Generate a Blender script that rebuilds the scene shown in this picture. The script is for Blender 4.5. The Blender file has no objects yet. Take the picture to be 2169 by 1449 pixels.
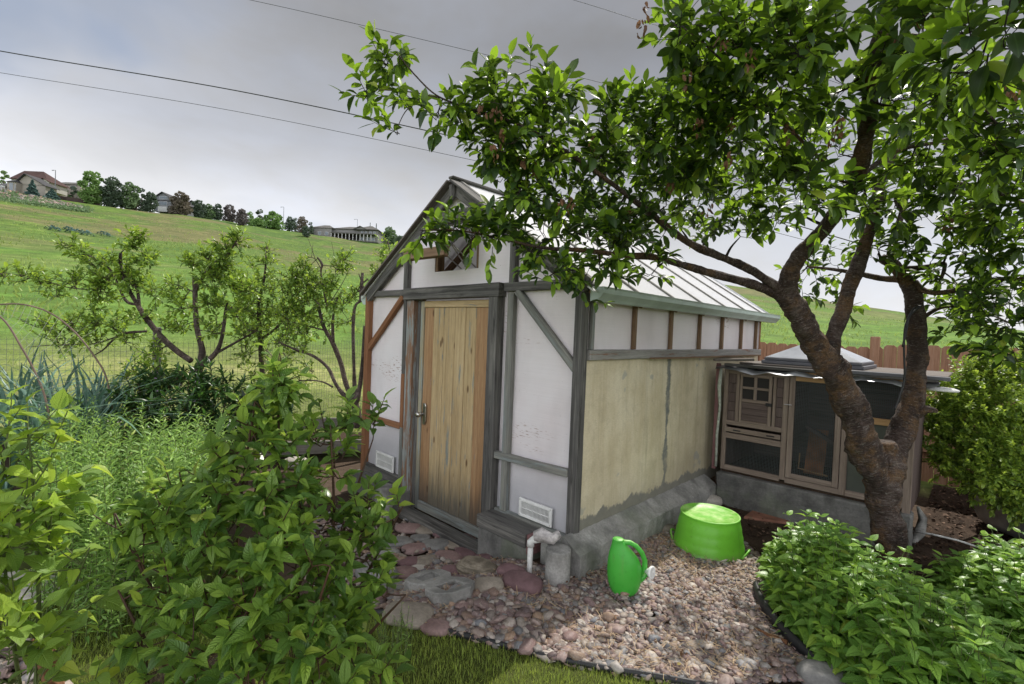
import bpy, math, random
import numpy as np
from mathutils import Vector, Matrix, noise
R = math.radians
random.seed(7); rng = np.random.default_rng(7)
SC = bpy.context.scene; COL = SC.collection
# ------------------------------------------------------------ camera frame
F = 1023.; CX = 1084.5; CY = 724.5; EYE = 1.7
_dX = (0.7173687825474313, 0.04584693734228301, -0.6951834924412037)
_dY = (0.6955714691818273, 0.0094802774699189, 0.7183943593871877)
_dZ = (0.03952671358272381, -0.9989034901708105, -0.025088966457851414)
def ray(px, py):
    d = ((px-CX)/F, (py-CY)/F, 1.)
    return Vector([sum(a*b for a, b in zip(d, e)) for e in (_dX, _dY, _dZ)])
def ad(px, py, dep): return Vector((0, 0, EYE)) + ray(px, py)*dep
def onz(px, py, z=0.):
    d = ray(px, py); return Vector((0, 0, EYE)) + d*((z-EYE)/d.z)
def ony(px, py, y):
    d = ray(px, py); return Vector((0, 0, EYE)) + d*(y/d.y)
def onx(px, py, x):
    d = ray(px, py); return Vector((0, 0, EYE)) + d*(x/d.x)
cam = bpy.data.cameras.new('camera'); camo = bpy.data.objects.new('camera', cam); COL.objects.link(camo)
camo.matrix_world = Matrix(((_dX[0], -_dX[1], -_dX[2], 0), (_dY[0], -_dY[1], -_dY[2], 0), (_dZ[0], -_dZ[1], -_dZ[2], EYE), (0, 0, 0, 1)))
cam.sensor_width = 36; cam.lens = F/2169*36; cam.clip_start = .05; cam.clip_end = 6000
SC.camera = camo
# ------------------------------------------------------------ node helpers
class NT:
    def __init__(s, name):
        s.m = bpy.data.materials.new(name); s.m.use_nodes = True; s.t = s.m.node_tree; s.t.nodes.clear()
        s.out = s.t.nodes.new('ShaderNodeOutputMaterial')
    def n(s, ty, ins=None, **kw):
        nd = s.t.nodes.new(ty)
        for k, v in kw.items(): setattr(nd, k, v)
        for k, v in (ins or {}).items():
            if v is None: continue
            if isinstance(v, bpy.types.NodeSocket): s.t.links.new(v, nd.inputs[k])
            else:
                if isinstance(v, tuple) and len(v) == 3 and nd.inputs[k].type == 'RGBA': v = v+(1,)
                nd.inputs[k].default_value = v
        return nd
    def pos(s): return s.n('ShaderNodeNewGeometry').outputs['Position']
    def att(s, nm, o='Vector'): return s.n('ShaderNodeAttribute', attribute_name=nm).outputs[o]
    def sc(s, v, k, loc=(0, 0, 0)):
        return s.n('ShaderNodeMapping', {0: v, 1: loc, 3: k if isinstance(k, tuple) else (k, k, k)}).outputs[0]
    def noise(s, v, sc=1., det=4., rough=.55, dist=0., o=0):
        if isinstance(sc, tuple): v = s.sc(v, sc); sc = 1.
        return s.n('ShaderNodeTexNoise', {'Vector': v, 'Scale': sc, 'Detail': det, 'Roughness': rough, 'Distortion': dist}).outputs[o]
    def ramp(s, f, st, interp='LINEAR'):
        nd = s.n('ShaderNodeValToRGB', {0: f}); cr = nd.color_ramp; cr.interpolation = interp
        while len(cr.elements) < len(st): cr.elements.new(.5)
        for e, (p, c) in zip(cr.elements, st):
            e.position = p; e.color = (c if isinstance(c, tuple) else (c, c, c))+(1,)
        return nd.outputs[0]
    def mix(s, f, a, b, bl='MIX'):
        return s.n('ShaderNodeMix', {0: f, 6: a, 7: b}, data_type='RGBA', blend_type=bl).outputs[2]
    def ma(s, op, a, b=None, c=None, clamp=False): return s.n('ShaderNodeMath', {0: a, 1: b, 2: c}, operation=op, use_clamp=clamp).outputs[0]
    def xyz(s, v): return s.n('ShaderNodeSeparateXYZ', {0: v}).outputs
    def comb(s, x, y, z): return s.n('ShaderNodeCombineXYZ', {0: x, 1: y, 2: z}).outputs[0]
    def mr(s, v, a, b, c=0., d=1., smooth=False):
        return s.n('ShaderNodeMapRange', {0: v, 1: a, 2: b, 3: c, 4: d}, interpolation_type='SMOOTHSTEP' if smooth else 'LINEAR').outputs[0]
    def bump(s, h, st=.5, d=.01, nrm=None): return s.n('ShaderNodeBump', {'Height': h, 'Strength': st, 'Distance': d, 'Normal': nrm}).outputs[0]
    def bsdf(s, col, rough=.6, nrm=None, spec=.4, metal=0., **kw):
        ins = {'Base Color': col, 'Roughness': rough, 'Normal': nrm, 'Specular IOR Level': spec, 'Metallic': metal}; ins.update(kw)
        return s.n('ShaderNodeBsdfPrincipled', ins).outputs[0]
    def transl(s, sh, col, f, nrm=None):
        t = s.n('ShaderNodeBsdfTranslucent', {'Color': col, 'Normal': nrm}).outputs[0]
        return s.n('ShaderNodeMixShader', {0: f, 1: sh, 2: t}).outputs[0]
    def end(s, sh): s.t.links.new(sh, s.out.inputs[0]); return s.m

# ------------------------------------------------------------ mesh builder
def nrmv(v): return v.normalized() if v.length > 1e-9 else Vector((0, 0, 1))
class MB:
    """collects shapes; build() links them as ONE mesh object. gc = grain coordinates"""
    def __init__(s): s.v = []; s.f = []; s.g = []
    def add(s, vs, fs, gs=None):
        b = len(s.v); s.v += [tuple(v) for v in vs]; s.f += [tuple(i+b for i in f) for f in fs]
        s.g += [tuple(g) for g in (gs or vs)]; return s
    def beam(s, p0, p1, w, h, up=(0, 0, 1), w1=None, jit=0.):
        p0 = Vector(p0); p1 = Vector(p1); d = p1-p0; L = d.length; d.normalize(); up = Vector(up)
        if abs(d.dot(up)) > .98: up = Vector((0, 1, 0)) if abs(d.y) < .9 else Vector((1, 0, 0))
        x = nrmv(d.cross(up)); z = x.cross(d); o = random.uniform(0, 50)
        n = max(1, int(L/.25)) if jit else 1; vs = []; gs = []; fs = []
        for i in range(n+1):
            t = i/n; ww = w+(w1-w)*t if w1 is not None else w
            for a, b in ((-1, -1), (1, -1), (1, 1), (-1, 1)):
                jx = random.uniform(-jit, jit); jz = random.uniform(-jit, jit)
                vs.append(p0+d*L*t+x*(a*ww/2+jx)+z*(b*h/2+jz)); gs.append((L*t+o, a*ww/2+o*.37, b*h/2+o*.71))
        for i in range(n):
            for k in range(4):
                k2 = (k+1) % 4; fs.append((i*4+k, i*4+k2, i*4+4+k2, i*4+4+k))
        fs += [(3, 2, 1, 0), tuple(n*4+k for k in range(4))]
        return s.add(vs, fs, gs)
    def box(s, x0, x1, y0, y1, z0, z1):
        d = (x1-x0, y1-y0, z1-z0); m = d.index(max(d)); c = [(x0+x1)/2, (y0+y1)/2, (z0+z1)/2]
        a = c[:]; b = c[:]; a[m] -= d[m]/2; b[m] += d[m]/2
        if m == 0: return s.beam(a, b, d[1], d[2])
        if m == 1: return s.beam(a, b, d[0], d[2])
        return s.beam(a, b, d[0], d[1], up=(0, 1, 0))
    def poly(s, pts, fs=None):
        return s.add(pts, fs or [tuple(range(len(pts)))])
    def prism(s, pts, off):
        off = Vector(off); n = len(pts); a = [Vector(p) for p in pts]; b = [p+off for p in a]
        return s.add(a+b, [tuple(range(n))[::-1], tuple(range(n, 2*n))]+[(i, (i+1) % n, n+(i+1) % n, n+i) for i in range(n)])
    def tube(s, pts, rad, seg=8, rough=0., cap=True, seed=0., ell=1.):
        pts = [Vector(p) for p in pts]; n = len(pts)
        if not hasattr(rad, '__len__'): rad = [rad]*n
        d0 = nrmv(pts[1]-pts[0]); ref = Vector((0, 0, 1)) if abs(d0.z) < .9 else Vector((1, 0, 0)); x = nrmv(d0.cross(ref))
        vs = []; gs = []; fs = []; L = 0.
        for i, p in enumerate(pts):
            d = nrmv((pts[min(i+1, n-1)]-pts[max(i-1, 0)])); x = nrmv(x-d*x.dot(d)); y = d.cross(x)
            if i: L += (p-pts[i-1]).length
            for k in range(seg):
                a = 2*math.pi*k/seg; q = x*math.cos(a)+y*math.sin(a)*ell; r = rad[i]
                if rough: r *= 1+rough*(1.3*noise.noise((p+q*rad[i])*6+Vector((seed, 0, 0)))+.8*noise.noise((p+q*rad[i])*17)+.5*noise.noise((p+q*rad[i])*43))
                vs.append(p+q*r); gs.append((L+seed*3.1, a*rad[0], seed))
        for i in range(n-1):
            for k in range(seg):
                k2 = (k+1) % seg; fs.append((i*seg+k, i*seg+k2, (i+1)*seg+k2, (i+1)*seg+k))
        if cap: fs += [tuple(range(seg))[::-1], tuple((n-1)*seg+k for k in range(seg))]
        return s.add(vs, fs, gs)
    def lathe(s, prof, c=(0, 0, 0), seg=32, sx=1., sy=1., rot=None):
        vs = []; fs = []; c = Vector(c)
        for r, z in prof:
            for k in range(seg):
                a = 2*math.pi*k/seg; v = Vector((r*math.cos(a)*sx, r*math.sin(a)*sy, z))
                if rot: v = rot @ v
                vs.append(c+v)
        m = len(prof)
        for i in range(m-1):
            for k in range(seg):
                k2 = (k+1) % seg; fs.append((i*seg+k, i*seg+k2, (i+1)*seg+k2, (i+1)*seg+k))
        if prof[0][0] > 1e-6: fs.append(tuple(range(seg))[::-1])
        if prof[-1][0] > 1e-6: fs.append(tuple((m-1)*seg+k for k in range(seg)))
        return s.add(vs, fs)
    def build(s, name, m, parent=None, smooth=False, bevel=0., seg=1, sub=0):
        o = link_mesh(name, s.v, s.f, m, parent, smooth)
        at = o.data.attributes.new('gc', 'FLOAT_VECTOR', 'POINT'); at.data.foreach_set('vector', np.array(s.g, dtype=np.float32).ravel())
        if bevel:
            b = o.modifiers.new('b', 'BEVEL'); b.width = bevel; b.segments = seg; b.limit_method = 'ANGLE'; b.angle_limit = R(40)
        if sub:
            b = o.modifiers.new('s', 'SUBSURF'); b.levels = b.render_levels = sub
        return o
ORG = {}
def link_mesh(name, v, f, m, parent=None, smooth=False):
    me = bpy.data.meshes.new(name)
    if parent is not None:
        og = ORG.get(parent.name)
        if og is not None: v = (np.array(v)-np.array(og)).tolist()
    me.from_pydata(v, [], f); me.update()
    o = bpy.data.objects.new(name, me); COL.objects.link(o); me.materials.append(m)
    if smooth: me.polygons.foreach_set('use_smooth', [True]*len(me.polygons))
    if parent is not None:
        o.parent = parent
        if parent.name in ORG: ORG[o.name] = ORG[parent.name]
    return o
def tag(o, label=None, cat=None, group=None, kind=None):
    if label: o['label'] = label
    if cat: o['category'] = cat
    if group: o['group'] = group
    if kind: o['kind'] = kind
    return o
def thing(name, label, cat, loc, group=None):
    o = bpy.data.objects.new(name, None); COL.objects.link(o); o.location = loc; o.empty_display_size = .1
    ORG[o.name] = tuple(loc); return tag(o, label, cat, group)
def sub(child, parent):  # parent a mesh to another mesh that shares its coordinates
    child.parent = parent; return child
def np_mesh(name, V, faces_flat, counts, m, parent=None, attrs=None, smooth=True):
    V = np.asarray(V, dtype=np.float32)
    if parent is not None and parent.name in ORG: V = V-np.array(ORG[parent.name], dtype=np.float32)
    me = bpy.data.meshes.new(name); me.vertices.add(len(V)); me.vertices.foreach_set('co', V.ravel())
    me.loops.add(len(faces_flat)); me.loops.foreach_set('vertex_index', faces_flat)
    me.polygons.add(len(counts)); st = np.concatenate([[0], np.cumsum(counts)[:-1]])
    me.polygons.foreach_set('loop_start', st.astype(np.int32))
    me.update(calc_edges=True); me.validate()
    if smooth: me.polygons.foreach_set('use_smooth', [True]*len(me.polygons))
    for k, a in (attrs or {}).items():
        at = me.attributes.new(k, 'FLOAT_VECTOR', 'POINT'); at.data.foreach_set('vector', np.asarray(a, dtype=np.float32).ravel())
    o = bpy.data.objects.new(name, me); COL.objects.link(o); me.materials.append(m)
    if parent is not None: o.parent = parent
    return o
# leaf templates: (verts, faces, leaf coords)
def leaf_tpl(prof, fold=.25, curl=.25, wave=0.):
    v = []; f = []; lc = []; rows = []
    n = len(prof)
    for i, (t, w) in enumerate(prof):
        z = -curl*t*t
        if w < 1e-4: rows.append([len(v)]); v.append((0, t, z)); lc.append((0, t, 0))
        else:
            wv = wave*math.sin(i*2.4)
            rows.append([len(v), len(v)+1, len(v)+2])
            v += [(-w, t, z+fold*w+wv), (0, t, z), (w, t, z+fold*w-wv)]; lc += [(-1, t, 0), (0, t, 0), (1, t, 0)]
    for a, b in zip(rows, rows[1:]):
        if len(a) == 1 and len(b) == 3: f += [(a[0], b[1], b[0]), (a[0], b[2], b[1])]
        elif len(a) == 3 and len(b) == 1: f += [(a[0], a[1], b[0]), (a[1], a[2], b[0])]
        elif len(a) == 3: f += [(a[0], a[1], b[1], b[0]), (a[1], a[2], b[2], b[1])]
    return np.array(v), f, np.array(lc)
T_CHERRY = leaf_tpl([(0, .0), (.15, .13), (.4, .24), (.7, .21), (.9, .09), (1, 0)], .35, .22)
T_OVAL = leaf_tpl([(0, 0), (.12, .15), (.32, .27), (.52, .28), (.74, .2), (.9, .08), (1, 0)], .3, .35, .02)
T_SMALL = leaf_tpl([(0, 0), (.35, .24), (.75, .2), (1, 0)], .3, .2)
T_NETTLE = leaf_tpl([(0, 0), (.1, .2), (.3, .31), (.5, .28), (.72, .18), (.88, .08), (1, 0)], .25, .3, .015)
T_LANCE = leaf_tpl([(0, 0), (.3, .12), (.65, .1), (1, 0)], .3, .3)
T_NARROW = leaf_tpl([(0, 0), (.4, .07), (1, 0)], .3, .4)
T_CARD = (np.array([(-.5, 0, 0), (.1, .42, .12), (.5, .05, -.1), (-.05, -.42, .05)]), [(0, 1, 2, 3)], np.zeros((4, 3)))
def leaves(name, P, D, N, S, tpl, m, parent=None, W=None, extra=None):
    P = np.asarray(P, float).reshape(-1, 3); D = np.asarray(D, float).reshape(-1, 3); N = np.asarray(N, float).reshape(-1, 3)
    n = len(P); S = np.broadcast_to(np.asarray(S, float), (n,)); tv, tf, tl = tpl
    D = D/np.maximum(np.linalg.norm(D, axis=1, keepdims=True), 1e-9)
    X = np.cross(D, N); X /= np.maximum(np.linalg.norm(X, axis=1, keepdims=True), 1e-9); Z = np.cross(X, D)
    W = rng.uniform(.8, 1.15, n) if W is None else np.asarray(W)
    V = P[:, None, :]+S[:, None, None]*(X[:, None, :]*(tv[None, :, 0:1]*W[:, None, None])+D[:, None, :]*tv[None, :, 1:2]+Z[:, None, :]*(tv[None, :, 2:3]*rng.uniform(.2, 2.3, (n, 1, 1))))
    k = len(tv); cnt = np.array([len(f) for f in tf]); flat = np.concatenate([np.array(f) for f in tf])
    FF = (flat[None, :]+(np.arange(n)*k)[:, None]).ravel(); CC = np.tile(cnt, n)
    lf = np.tile(tl[None], (n, 1, 1)); lf[:, :, 2] = rng.random(n)[:, None]
    at = {'lf': lf.reshape(-1, 3)}
    if extra is not None: at['ex'] = np.repeat(np.asarray(extra, float).reshape(n, 1, 3), k, axis=1).reshape(-1, 3)
    return np_mesh(name, V.reshape(-1, 3), FF.astype(np.int32), CC, m, parent, at)
def catmull(pts, n=5):
    """pts: list of (Vector, radius) -> smooth lists"""
    P = [p for p, _ in pts]; Rr = [r for _, r in pts]; oP = []; oR = []
    for i in range(len(P)-1):
        a = P[max(i-1, 0)]; b = P[i]; c = P[i+1]; d = P[min(i+2, len(P)-1)]
        for k in range(n):
            t = k/n; oP.append(.5*((2*b)+(c-a)*t+(2*a-5*b+4*c-d)*t*t+(3*b-a-3*c+d)*t**3)); oR.append(Rr[i]+(Rr[i+1]-Rr[i])*t)
    oP.append(P[-1]); oR.append(Rr[-1]); return oP, oR
def rv(): 
    a = rng.normal(size=3); return Vector(a/np.linalg.norm(a))
# ------------------------------------------------------------ materials
def m_leaf(name, c1, c2, ct, tf=.35, rough=.45, vein=0., bright=.0, spec=.5, ang=1.6, nv=8.):
    s = NT(name); lf = s.att('lf'); x, y, z = s.xyz(lf)
    c = s.ramp(z, [(0, c1), (.55, c2), (.9, tuple(a*.5+b*.5 for a, b in zip(c2, ct)))])
    big = s.noise(s.pos(), 2.2, 2); c = s.mix(s.mr(big, .3, .7), s.mix(.35, c, (0, 0, 0)), c)
    ab = s.ma('ABSOLUTE', x); mid = s.mr(ab, 0, .12, 1, 0)
    nrm = None
    if vein:
        ph = s.ma('SUBTRACT', s.ma('MULTIPLY', y, nv), s.ma('MULTIPLY', s.ma('POWER', ab, 1.3), ang)); w = s.ma('PINGPONG', ph, .5)
        h = s.ma('MULTIPLY', s.mr(w, 0, .16, 0, 1, True), s.mr(ab, 0, .1, 0, 1)); nrm = s.bump(h, vein, .012)
        c = s.mix(s.mr(h, 0, 1, .35, 0), c, tuple(min(1, a*1.7+.02) for a in c2))
    else: c = s.mix(s.ma('MULTIPLY', mid, .4), c, tuple(min(1, a*1.6+.02) for a in c2))
    age = s.ma('MULTIPLY', s.mr(s.noise(s.pos(), 55, 3, .7), .60, .68, 0, .7), s.mr(s.noise(s.pos(), 6, 2), .48, .62)); c = s.mix(age, c, (.16, .11, .035)); c = s.mix(s.mr(z, .965, .985, 0, .6), c, (.30, .27, .05))
    sh = s.bsdf(c, rough, nrm, spec)
    tc = s.mix(s.mr(z, .35, .92, 0, 1), tuple(.55*a+.2*b for a, b in zip(c2, ct)), ct)
    return s.end(s.transl(sh, tc, tf, nrm))
M = {}
M['cherry_leaf'] = m_leaf('cherry_leaf', (.012, .034, .009), (.046, .10, .019), (.50, .80, .05), .32, .46)
M['orchard_leaf'] = m_leaf('orchard_leaf', (.09, .18, .035), (.21, .34, .06), (.55, .75, .08), .38, .4)
M['dogwood_leaf'] = m_leaf('dogwood_leaf', (.09, .20, .045), (.26, .45, .09), (.66, .90, .12), .42, .30, 1., ang=2.4, nv=9)
M['berry_leaf'] = m_leaf('berry_leaf', (.14, .27, .05), (.31, .48, .08), (.68, .88, .09), .45, .45, .6, ang=3., nv=10)
M['mint_leaf'] = m_leaf('mint_leaf', (.13, .29, .05), (.29, .52, .10), (.55, .85, .09), .35, .36, .9, ang=2.2, nv=11)
M['dark_leaf'] = m_leaf('dark_leaf', (.018, .05, .016), (.042, .1, .03), (.12, .28, .04), .25, .35)
M['weed_leaf'] = m_leaf('weed_leaf', (.15, .30, .06), (.27, .45, .11), (.45, .70, .12), .35, .5)
M['bush_leaf'] = m_leaf('bush_leaf', (.10, .19, .03), (.24, .36, .06), (.58, .75, .08), .42, .42)
M['leek_leaf'] = m_leaf('leek_leaf', (.09, .18, .14), (.19, .33, .26), (.26, .46, .26), .25, .4)
M['dead_leaf'] = m_leaf('dead_leaf', (.10, .045, .02), (.17, .08, .035), (.25, .12, .05), .25, .7)
M['petal'] = m_leaf('petal', (.35, .2, .4), (.5, .35, .55), (.5, .35, .55), .3, .6)
M['grass_blade'] = m_leaf('grass_blade', (.17, .26, .04), (.34, .44, .08), (.60, .72, .12), .35, .5)
M['meadow_blade'] = m_leaf('meadow_blade', (.16, .26, .05), (.32, .42, .11), (.50, .62, .15), .3, .6)
M['straw'] = m_leaf('straw', (.25, .16, .09), (.40, .29, .17), (.3, .2, .1), .1, .7)
def m_far(name, c1, c2):
    s = NT(name); z = s.xyz(s.att('lf'))[2]; nz = s.noise(s.pos(), .35, 3)
    c = s.mix(s.ma('ADD', s.ma('MULTIPLY', z, .6), s.ma('MULTIPLY', nz, .4)), c1, c2)
    return s.end(s.transl(s.bsdf(c, .8, None, .15), c2, .2))
FAR = {'bright': ((0.125, 0.225, 0.075), (0.275, 0.425, 0.138)), 'green': ((0.106, 0.175, 0.088), (0.213, 0.300, 0.150)), 'dark': ((0.075, 0.112, 0.081), (0.150, 0.200, 0.138)),
       'spruce': ((0.062, 0.119, 0.106), (0.138, 0.225, 0.200)), 'brown': ((0.125, 0.112, 0.094), (0.250, 0.213, 0.163)), 'purple': ((0.112, 0.098, 0.103), (0.213, 0.188, 0.181)), 'grey': ((0.075, 0.106, 0.062), (0.150, 0.188, 0.125))}
for k, (a, b) in FAR.items(): M['far_'+k] = m_far('far_'+k, a, b)
def m_wood(name, stops, paint=None, pf=(.5, .62), knots=0., rough=.8, sc=(1.5, 45, 45), bst=.6, dirt=None):
    s = NT(name); g = s.att('gc')
    gr = s.noise(g, sc, 5, .65, .6); big = s.noise(g, (1.2, 6, 6), 3, .6)
    f = s.ma('ADD', s.ma('MULTIPLY', gr, .65), s.ma('MULTIPLY', big, .35)); c = s.ramp(f, stops)
    h = gr
    if knots:
        kn = s.n('ShaderNodeTexVoronoi', {'Vector': s.sc(g, (3.5, 9, 9)), 'Scale': 1.}, feature='F1').outputs['Distance']
        km = s.mr(kn, .07, .17, 1, 0, True); c = s.mix(s.ma('MULTIPLY', km, knots), c, (.10, .045, .02))
    if paint is not None:
        p = s.noise(g, (2.2, 26, 26), 5, .7); pm = s.mr(p, pf[0], pf[1], 0, 1, True); c = s.mix(s.ma('MULTIPLY', pm, .85), c, paint)
    fine = s.noise(g, (12, 220, 220), 3, .6); c = s.mix(s.mr(fine, .3, .7, .3, 0), c, (.02, .02, .02))
    if dirt is not None:
        z = s.xyz(s.pos())[2]; dm = s.mr(s.ma('ADD', z, s.ma('MULTIPLY', s.noise(g, (3, 30, 30), 4), -.45)), dirt[0], dirt[1], .85, 0); c = s.mix(dm, c, dirt[2])
    return s.end(s.bsdf(c, rough, s.bump(s.ma('ADD', h, s.ma('MULTIPLY', fine, .4)), bst, .006), .2))
M['wood_grey'] = m_wood('wood_grey', [(.3, (.028, .027, .026)), (.5, (.12, .115, .108)), (.7, (.27, .255, .23))], (.045, .042, .04), (.52, .64))
M['wood_greygreen'] = m_wood('wood_greygreen', [(.3, (.08, .08, .07)), (.5, (.20, .20, .18)), (.7, (.33, .32, .28))], (.24, .27, .27), (.5, .65))
M['wood_brown'] = m_wood('wood_brown', [(.3, (.13, .055, .025)), (.5, (.25, .115, .055)), (.75, (.34, .18, .10))])
M['wood_stud'] = m_wood('wood_stud', [(.3, (.10, .06, .035)), (.5, (.22, .14, .085)), (.75, (.33, .24, .16))])
M['wood_band'] = m_wood('wood_band', [(.3, (.16, .15, .14)), (.5, (.29, .28, .26)), (.75, (.40, .39, .36))], (.22, .10, .05), (.56, .66))
M['wood_peel'] = m_wood('wood_peel', [(.3, (.18, .19, .18)), (.5, (.30, .32, .31)), (.75, (.40, .42, .40))], (.24, .115, .055), (.47, .53))
M['door_yellow'] = m_wood('door_yellow', [(.25, (.26, .175, .085)), (.5, (.50, .37, .20)), (.75, (.63, .50, .31))], (.21, .25, .245), (.575, .63), .8, .7, dirt=(-.2, .18, (.07, .07, .065)))
M['door_orange'] = m_wood('door_orange', [(.25, (.22, .115, .05)), (.5, (.38, .225, .115)), (.75, (.49, .33, .18))], (.25, .29, .28), (.62, .7), .8, .7, dirt=(-.2, .12, (.07, .06, .05)))
M['door_frame'] = m_wood('door_frame', [(.25, (.22, .19, .12)), (.5, (.36, .32, .22)), (.75, (.48, .42, .29))], (.30, .34, .32), (.5, .6), .7, dirt=(-.2, .25, (.09, .10, .10)))
M['coop_wood'] = m_wood('coop_wood', [(.3, (.15, .11, .085)), (.5, (.27, .21, .17)), (.75, (.38, .31, .25))], sc=(1.5, 60, 60))
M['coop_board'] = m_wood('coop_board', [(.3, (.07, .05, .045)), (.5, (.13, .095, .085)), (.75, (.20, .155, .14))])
M['coop_tan'] = m_wood('coop_tan', [(.3, (.30, .17, .07)), (.5, (.44, .27, .13)), (.75, (.52, .34, .18))])
M['fence_wood'] = m_wood('fence_wood', [(.3, (.22, .11, .065)), (.5, (.36, .20, .125)), (.75, (.46, .29, .20))])
M['deck_old'] = m_wood('deck_old', [(.3, (.07, .06, .055)), (.5, (.17, .145, .13)), (.75, (.27, .24, .21))])
M['board_grey'] = m_wood('board_grey', [(.3, (.15, .145, .13)), (.5, (.24, .23, .21)), (.75, (.32, .31, .28))])
M['red_paint'] = m_wood('red_paint', [(.3, (.10, .05, .05)), (.5, (.22, .11, .11)), (.75, (.26, .16, .15))])
def m_simple(name, c, rough=.5, spec=.4, metal=0., nz=.12, sc=6., bst=0.):
    s = NT(name); n = s.noise(s.pos(), sc, 5, .6)
    col = s.mix(s.mr(n, .3, .7), tuple(a*(1-nz*1.6) for a in c), tuple(min(1, a*(1+nz)) for a in c))
    return s.end(s.bsdf(col, s.mr(n, .2, .8, rough*.85, min(1, rough*1.15)), s.bump(n, bst, .01) if bst else None, spec, metal))
def m_panel():
    s = NT('polycarbonate_panel'); p = s.pos(); z = s.xyz(p)[2]
    n = s.noise(p, 1.6, 4); c = s.mix(s.mr(n, .3, .7), (.86, .79, .80), (.93, .90, .92))
    ln = s.noise(p, (3, 3, 160), 2, .5); c = s.mix(s.mr(ln, .35, .65, .07, 0), c, (.5, .48, .5))
    b = s.noise(p, (14, 14, 90), 2, .6); row = s.noise(p, (.6, .6, 2.6), 2, .5)
    sp = s.ma('MULTIPLY', s.mr(b, .58, .64, 0, 1), s.mr(row, .615, .65, 0, 1)); c = s.mix(s.ma('MULTIPLY', sp, .75), c, (.30, .14, .09))
    sp2 = s.mr(s.noise(p, 75, 2, .5), .74, .78, 0, .5); c = s.mix(sp2, c, (.15, .10, .08))
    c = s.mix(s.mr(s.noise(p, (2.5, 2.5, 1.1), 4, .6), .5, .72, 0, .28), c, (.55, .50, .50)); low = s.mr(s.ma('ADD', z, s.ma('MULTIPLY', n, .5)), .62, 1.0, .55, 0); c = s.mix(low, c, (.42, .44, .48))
    bp = s.bump(s.ma('ADD', ln, s.ma('MULTIPLY', n, .5)), .12, .01)
    return s.end(s.transl(s.bsdf(c, .35, bp, .35), c, .30))
M['panel'] = m_panel()
def m_roofpanel():
    s = NT('roof_panel'); n = s.noise(s.pos(), 1.4, 4); c = s.mix(s.mr(n, .3, .7), (.84, .84, .86), (.93, .93, .94))
    return s.end(s.transl(s.bsdf(c, .22, None, .6), (.85, .85, .87), .22))
M['roof_panel'] = m_roofpanel()
def m_plaster():
    s = NT('side_plaster'); p = s.pos(); x, y, z = s.xyz(p)
    n1 = s.noise(p, 1.7, 5, .6); n2 = s.noise(p, 11, 5, .7); n3 = s.noise(p, (2, 9, 1.3), 4, .6); cl = s.noise(p, (40, 40, 160), 2)
    c = s.ramp(n1, [(.3, (.46, .395, .265)), (.5, (.60, .525, .37)), (.7, (.68, .61, .46))])
    c = s.mix(s.mr(n3, .45, .7, 0, .35), c, (.36, .28, .15)); c = s.mix(s.mr(s.noise(p, (6, 14, .7), 4, .65), .54, .72, 0, .4), c, (.25, .22, .16)); c = s.mix(s.mr(s.noise(p, 85, 2, .6), .7, .76, 0, .7), c, (.10, .08, .06))
    c = s.mix(s.mr(n2, .5, .75, 0, .35), c, (.30, .26, .19)); c = s.mix(s.mr(cl, .4, .6, .12, 0), c, (.2, .18, .13))
    # vertical mortar seam
    yy = s.ma('ADD', y, s.ma('MULTIPLY', s.ma('SUBTRACT', s.noise(p, (1, 1, 7), 4, .7), .5), .09))
    wv = s.mr(s.noise(p, (1, 1, 4.), 4, .7), .35, .7, .018, .075)
    seam = s.ma('MULTIPLY', s.mr(s.ma('DIVIDE', s.ma('ABSOLUTE', s.ma('SUBTRACT', yy, 4.18)), wv), .5, 1.1, 1, 0), s.mr(n2, .3, .55, .45, .95))
    c = s.mix(seam, c, (.15, .16, .155))
    # repair patches
    pm = s.mr(s.noise(p, (3, 3.4, 3.2), 3), .665, .69, 0, .6); c = s.mix(pm, c, (.30, .31, .30))
    # ragged mortar at the foot
    e = s.ma('ADD', z, s.ma('MULTIPLY', s.ma('SUBTRACT', s.noise(p, (1, 4, 3), 5, .7), .5), -.34)); e = s.ma('ADD', e, s.ma('MULTIPLY', s.mr(y, 2.85, 5.2), .02))
    fm = s.mr(e, .335, .36, 1, 0); c = s.mix(fm, c, s.mix(n2, (.09, .095, .09), (.24, .24, .225)))
    up = s.mr(s.ma('ADD', z, s.ma('MULTIPLY', n3, -.4)), .1, .45, .35, 0); c = s.mix(up, c, (.28, .25, .17))
    return s.end(s.bsdf(c, .85, s.bump(s.ma('ADD', s.ma('ADD', n2, s.ma('MULTIPLY', fm, 1.2)), s.ma('MULTIPLY', seam, .6)), .5, .012), .2))
M['plaster'] = m_plaster()
def m_concrete(name='concrete', k=1., moss=.0):
    s = NT(name); p = s.pos(); n = s.noise(p, 3.5, 6, .65); f = s.noise(p, 60, 4, .7)
    c = s.ramp(n, [(.28, (.07*k, .07*k, .066*k)), (.5, (.18*k, .175*k, .165*k)), (.75, (.30*k, .29*k, .275*k))]); c = s.mix(s.mr(f, .35, .7, .35, 0), c, (.05, .05, .05))
    bl = s.mr(s.noise(p, (5, 5, 2.5), 4), .55, .7, 0, .6); c = s.mix(bl, c, (.05*k, .05*k, .045*k))
    if moss: c = s.mix(s.mr(s.noise(p, 2.3, 4), .52, .66, 0, moss), c, (.16, .19, .12))
    return s.end(s.bsdf(c, .9, s.bump(s.ma('ADD', s.ma('MULTIPLY', n, .6), f), .6, .008), .2))
M['concrete'] = m_concrete('concrete', 1.8, .35); M['concrete_pale'] = m_concrete('concrete_pale', 1.7); M['concrete_dark'] = m_concrete('concrete_dark', .95, .5)
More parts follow.
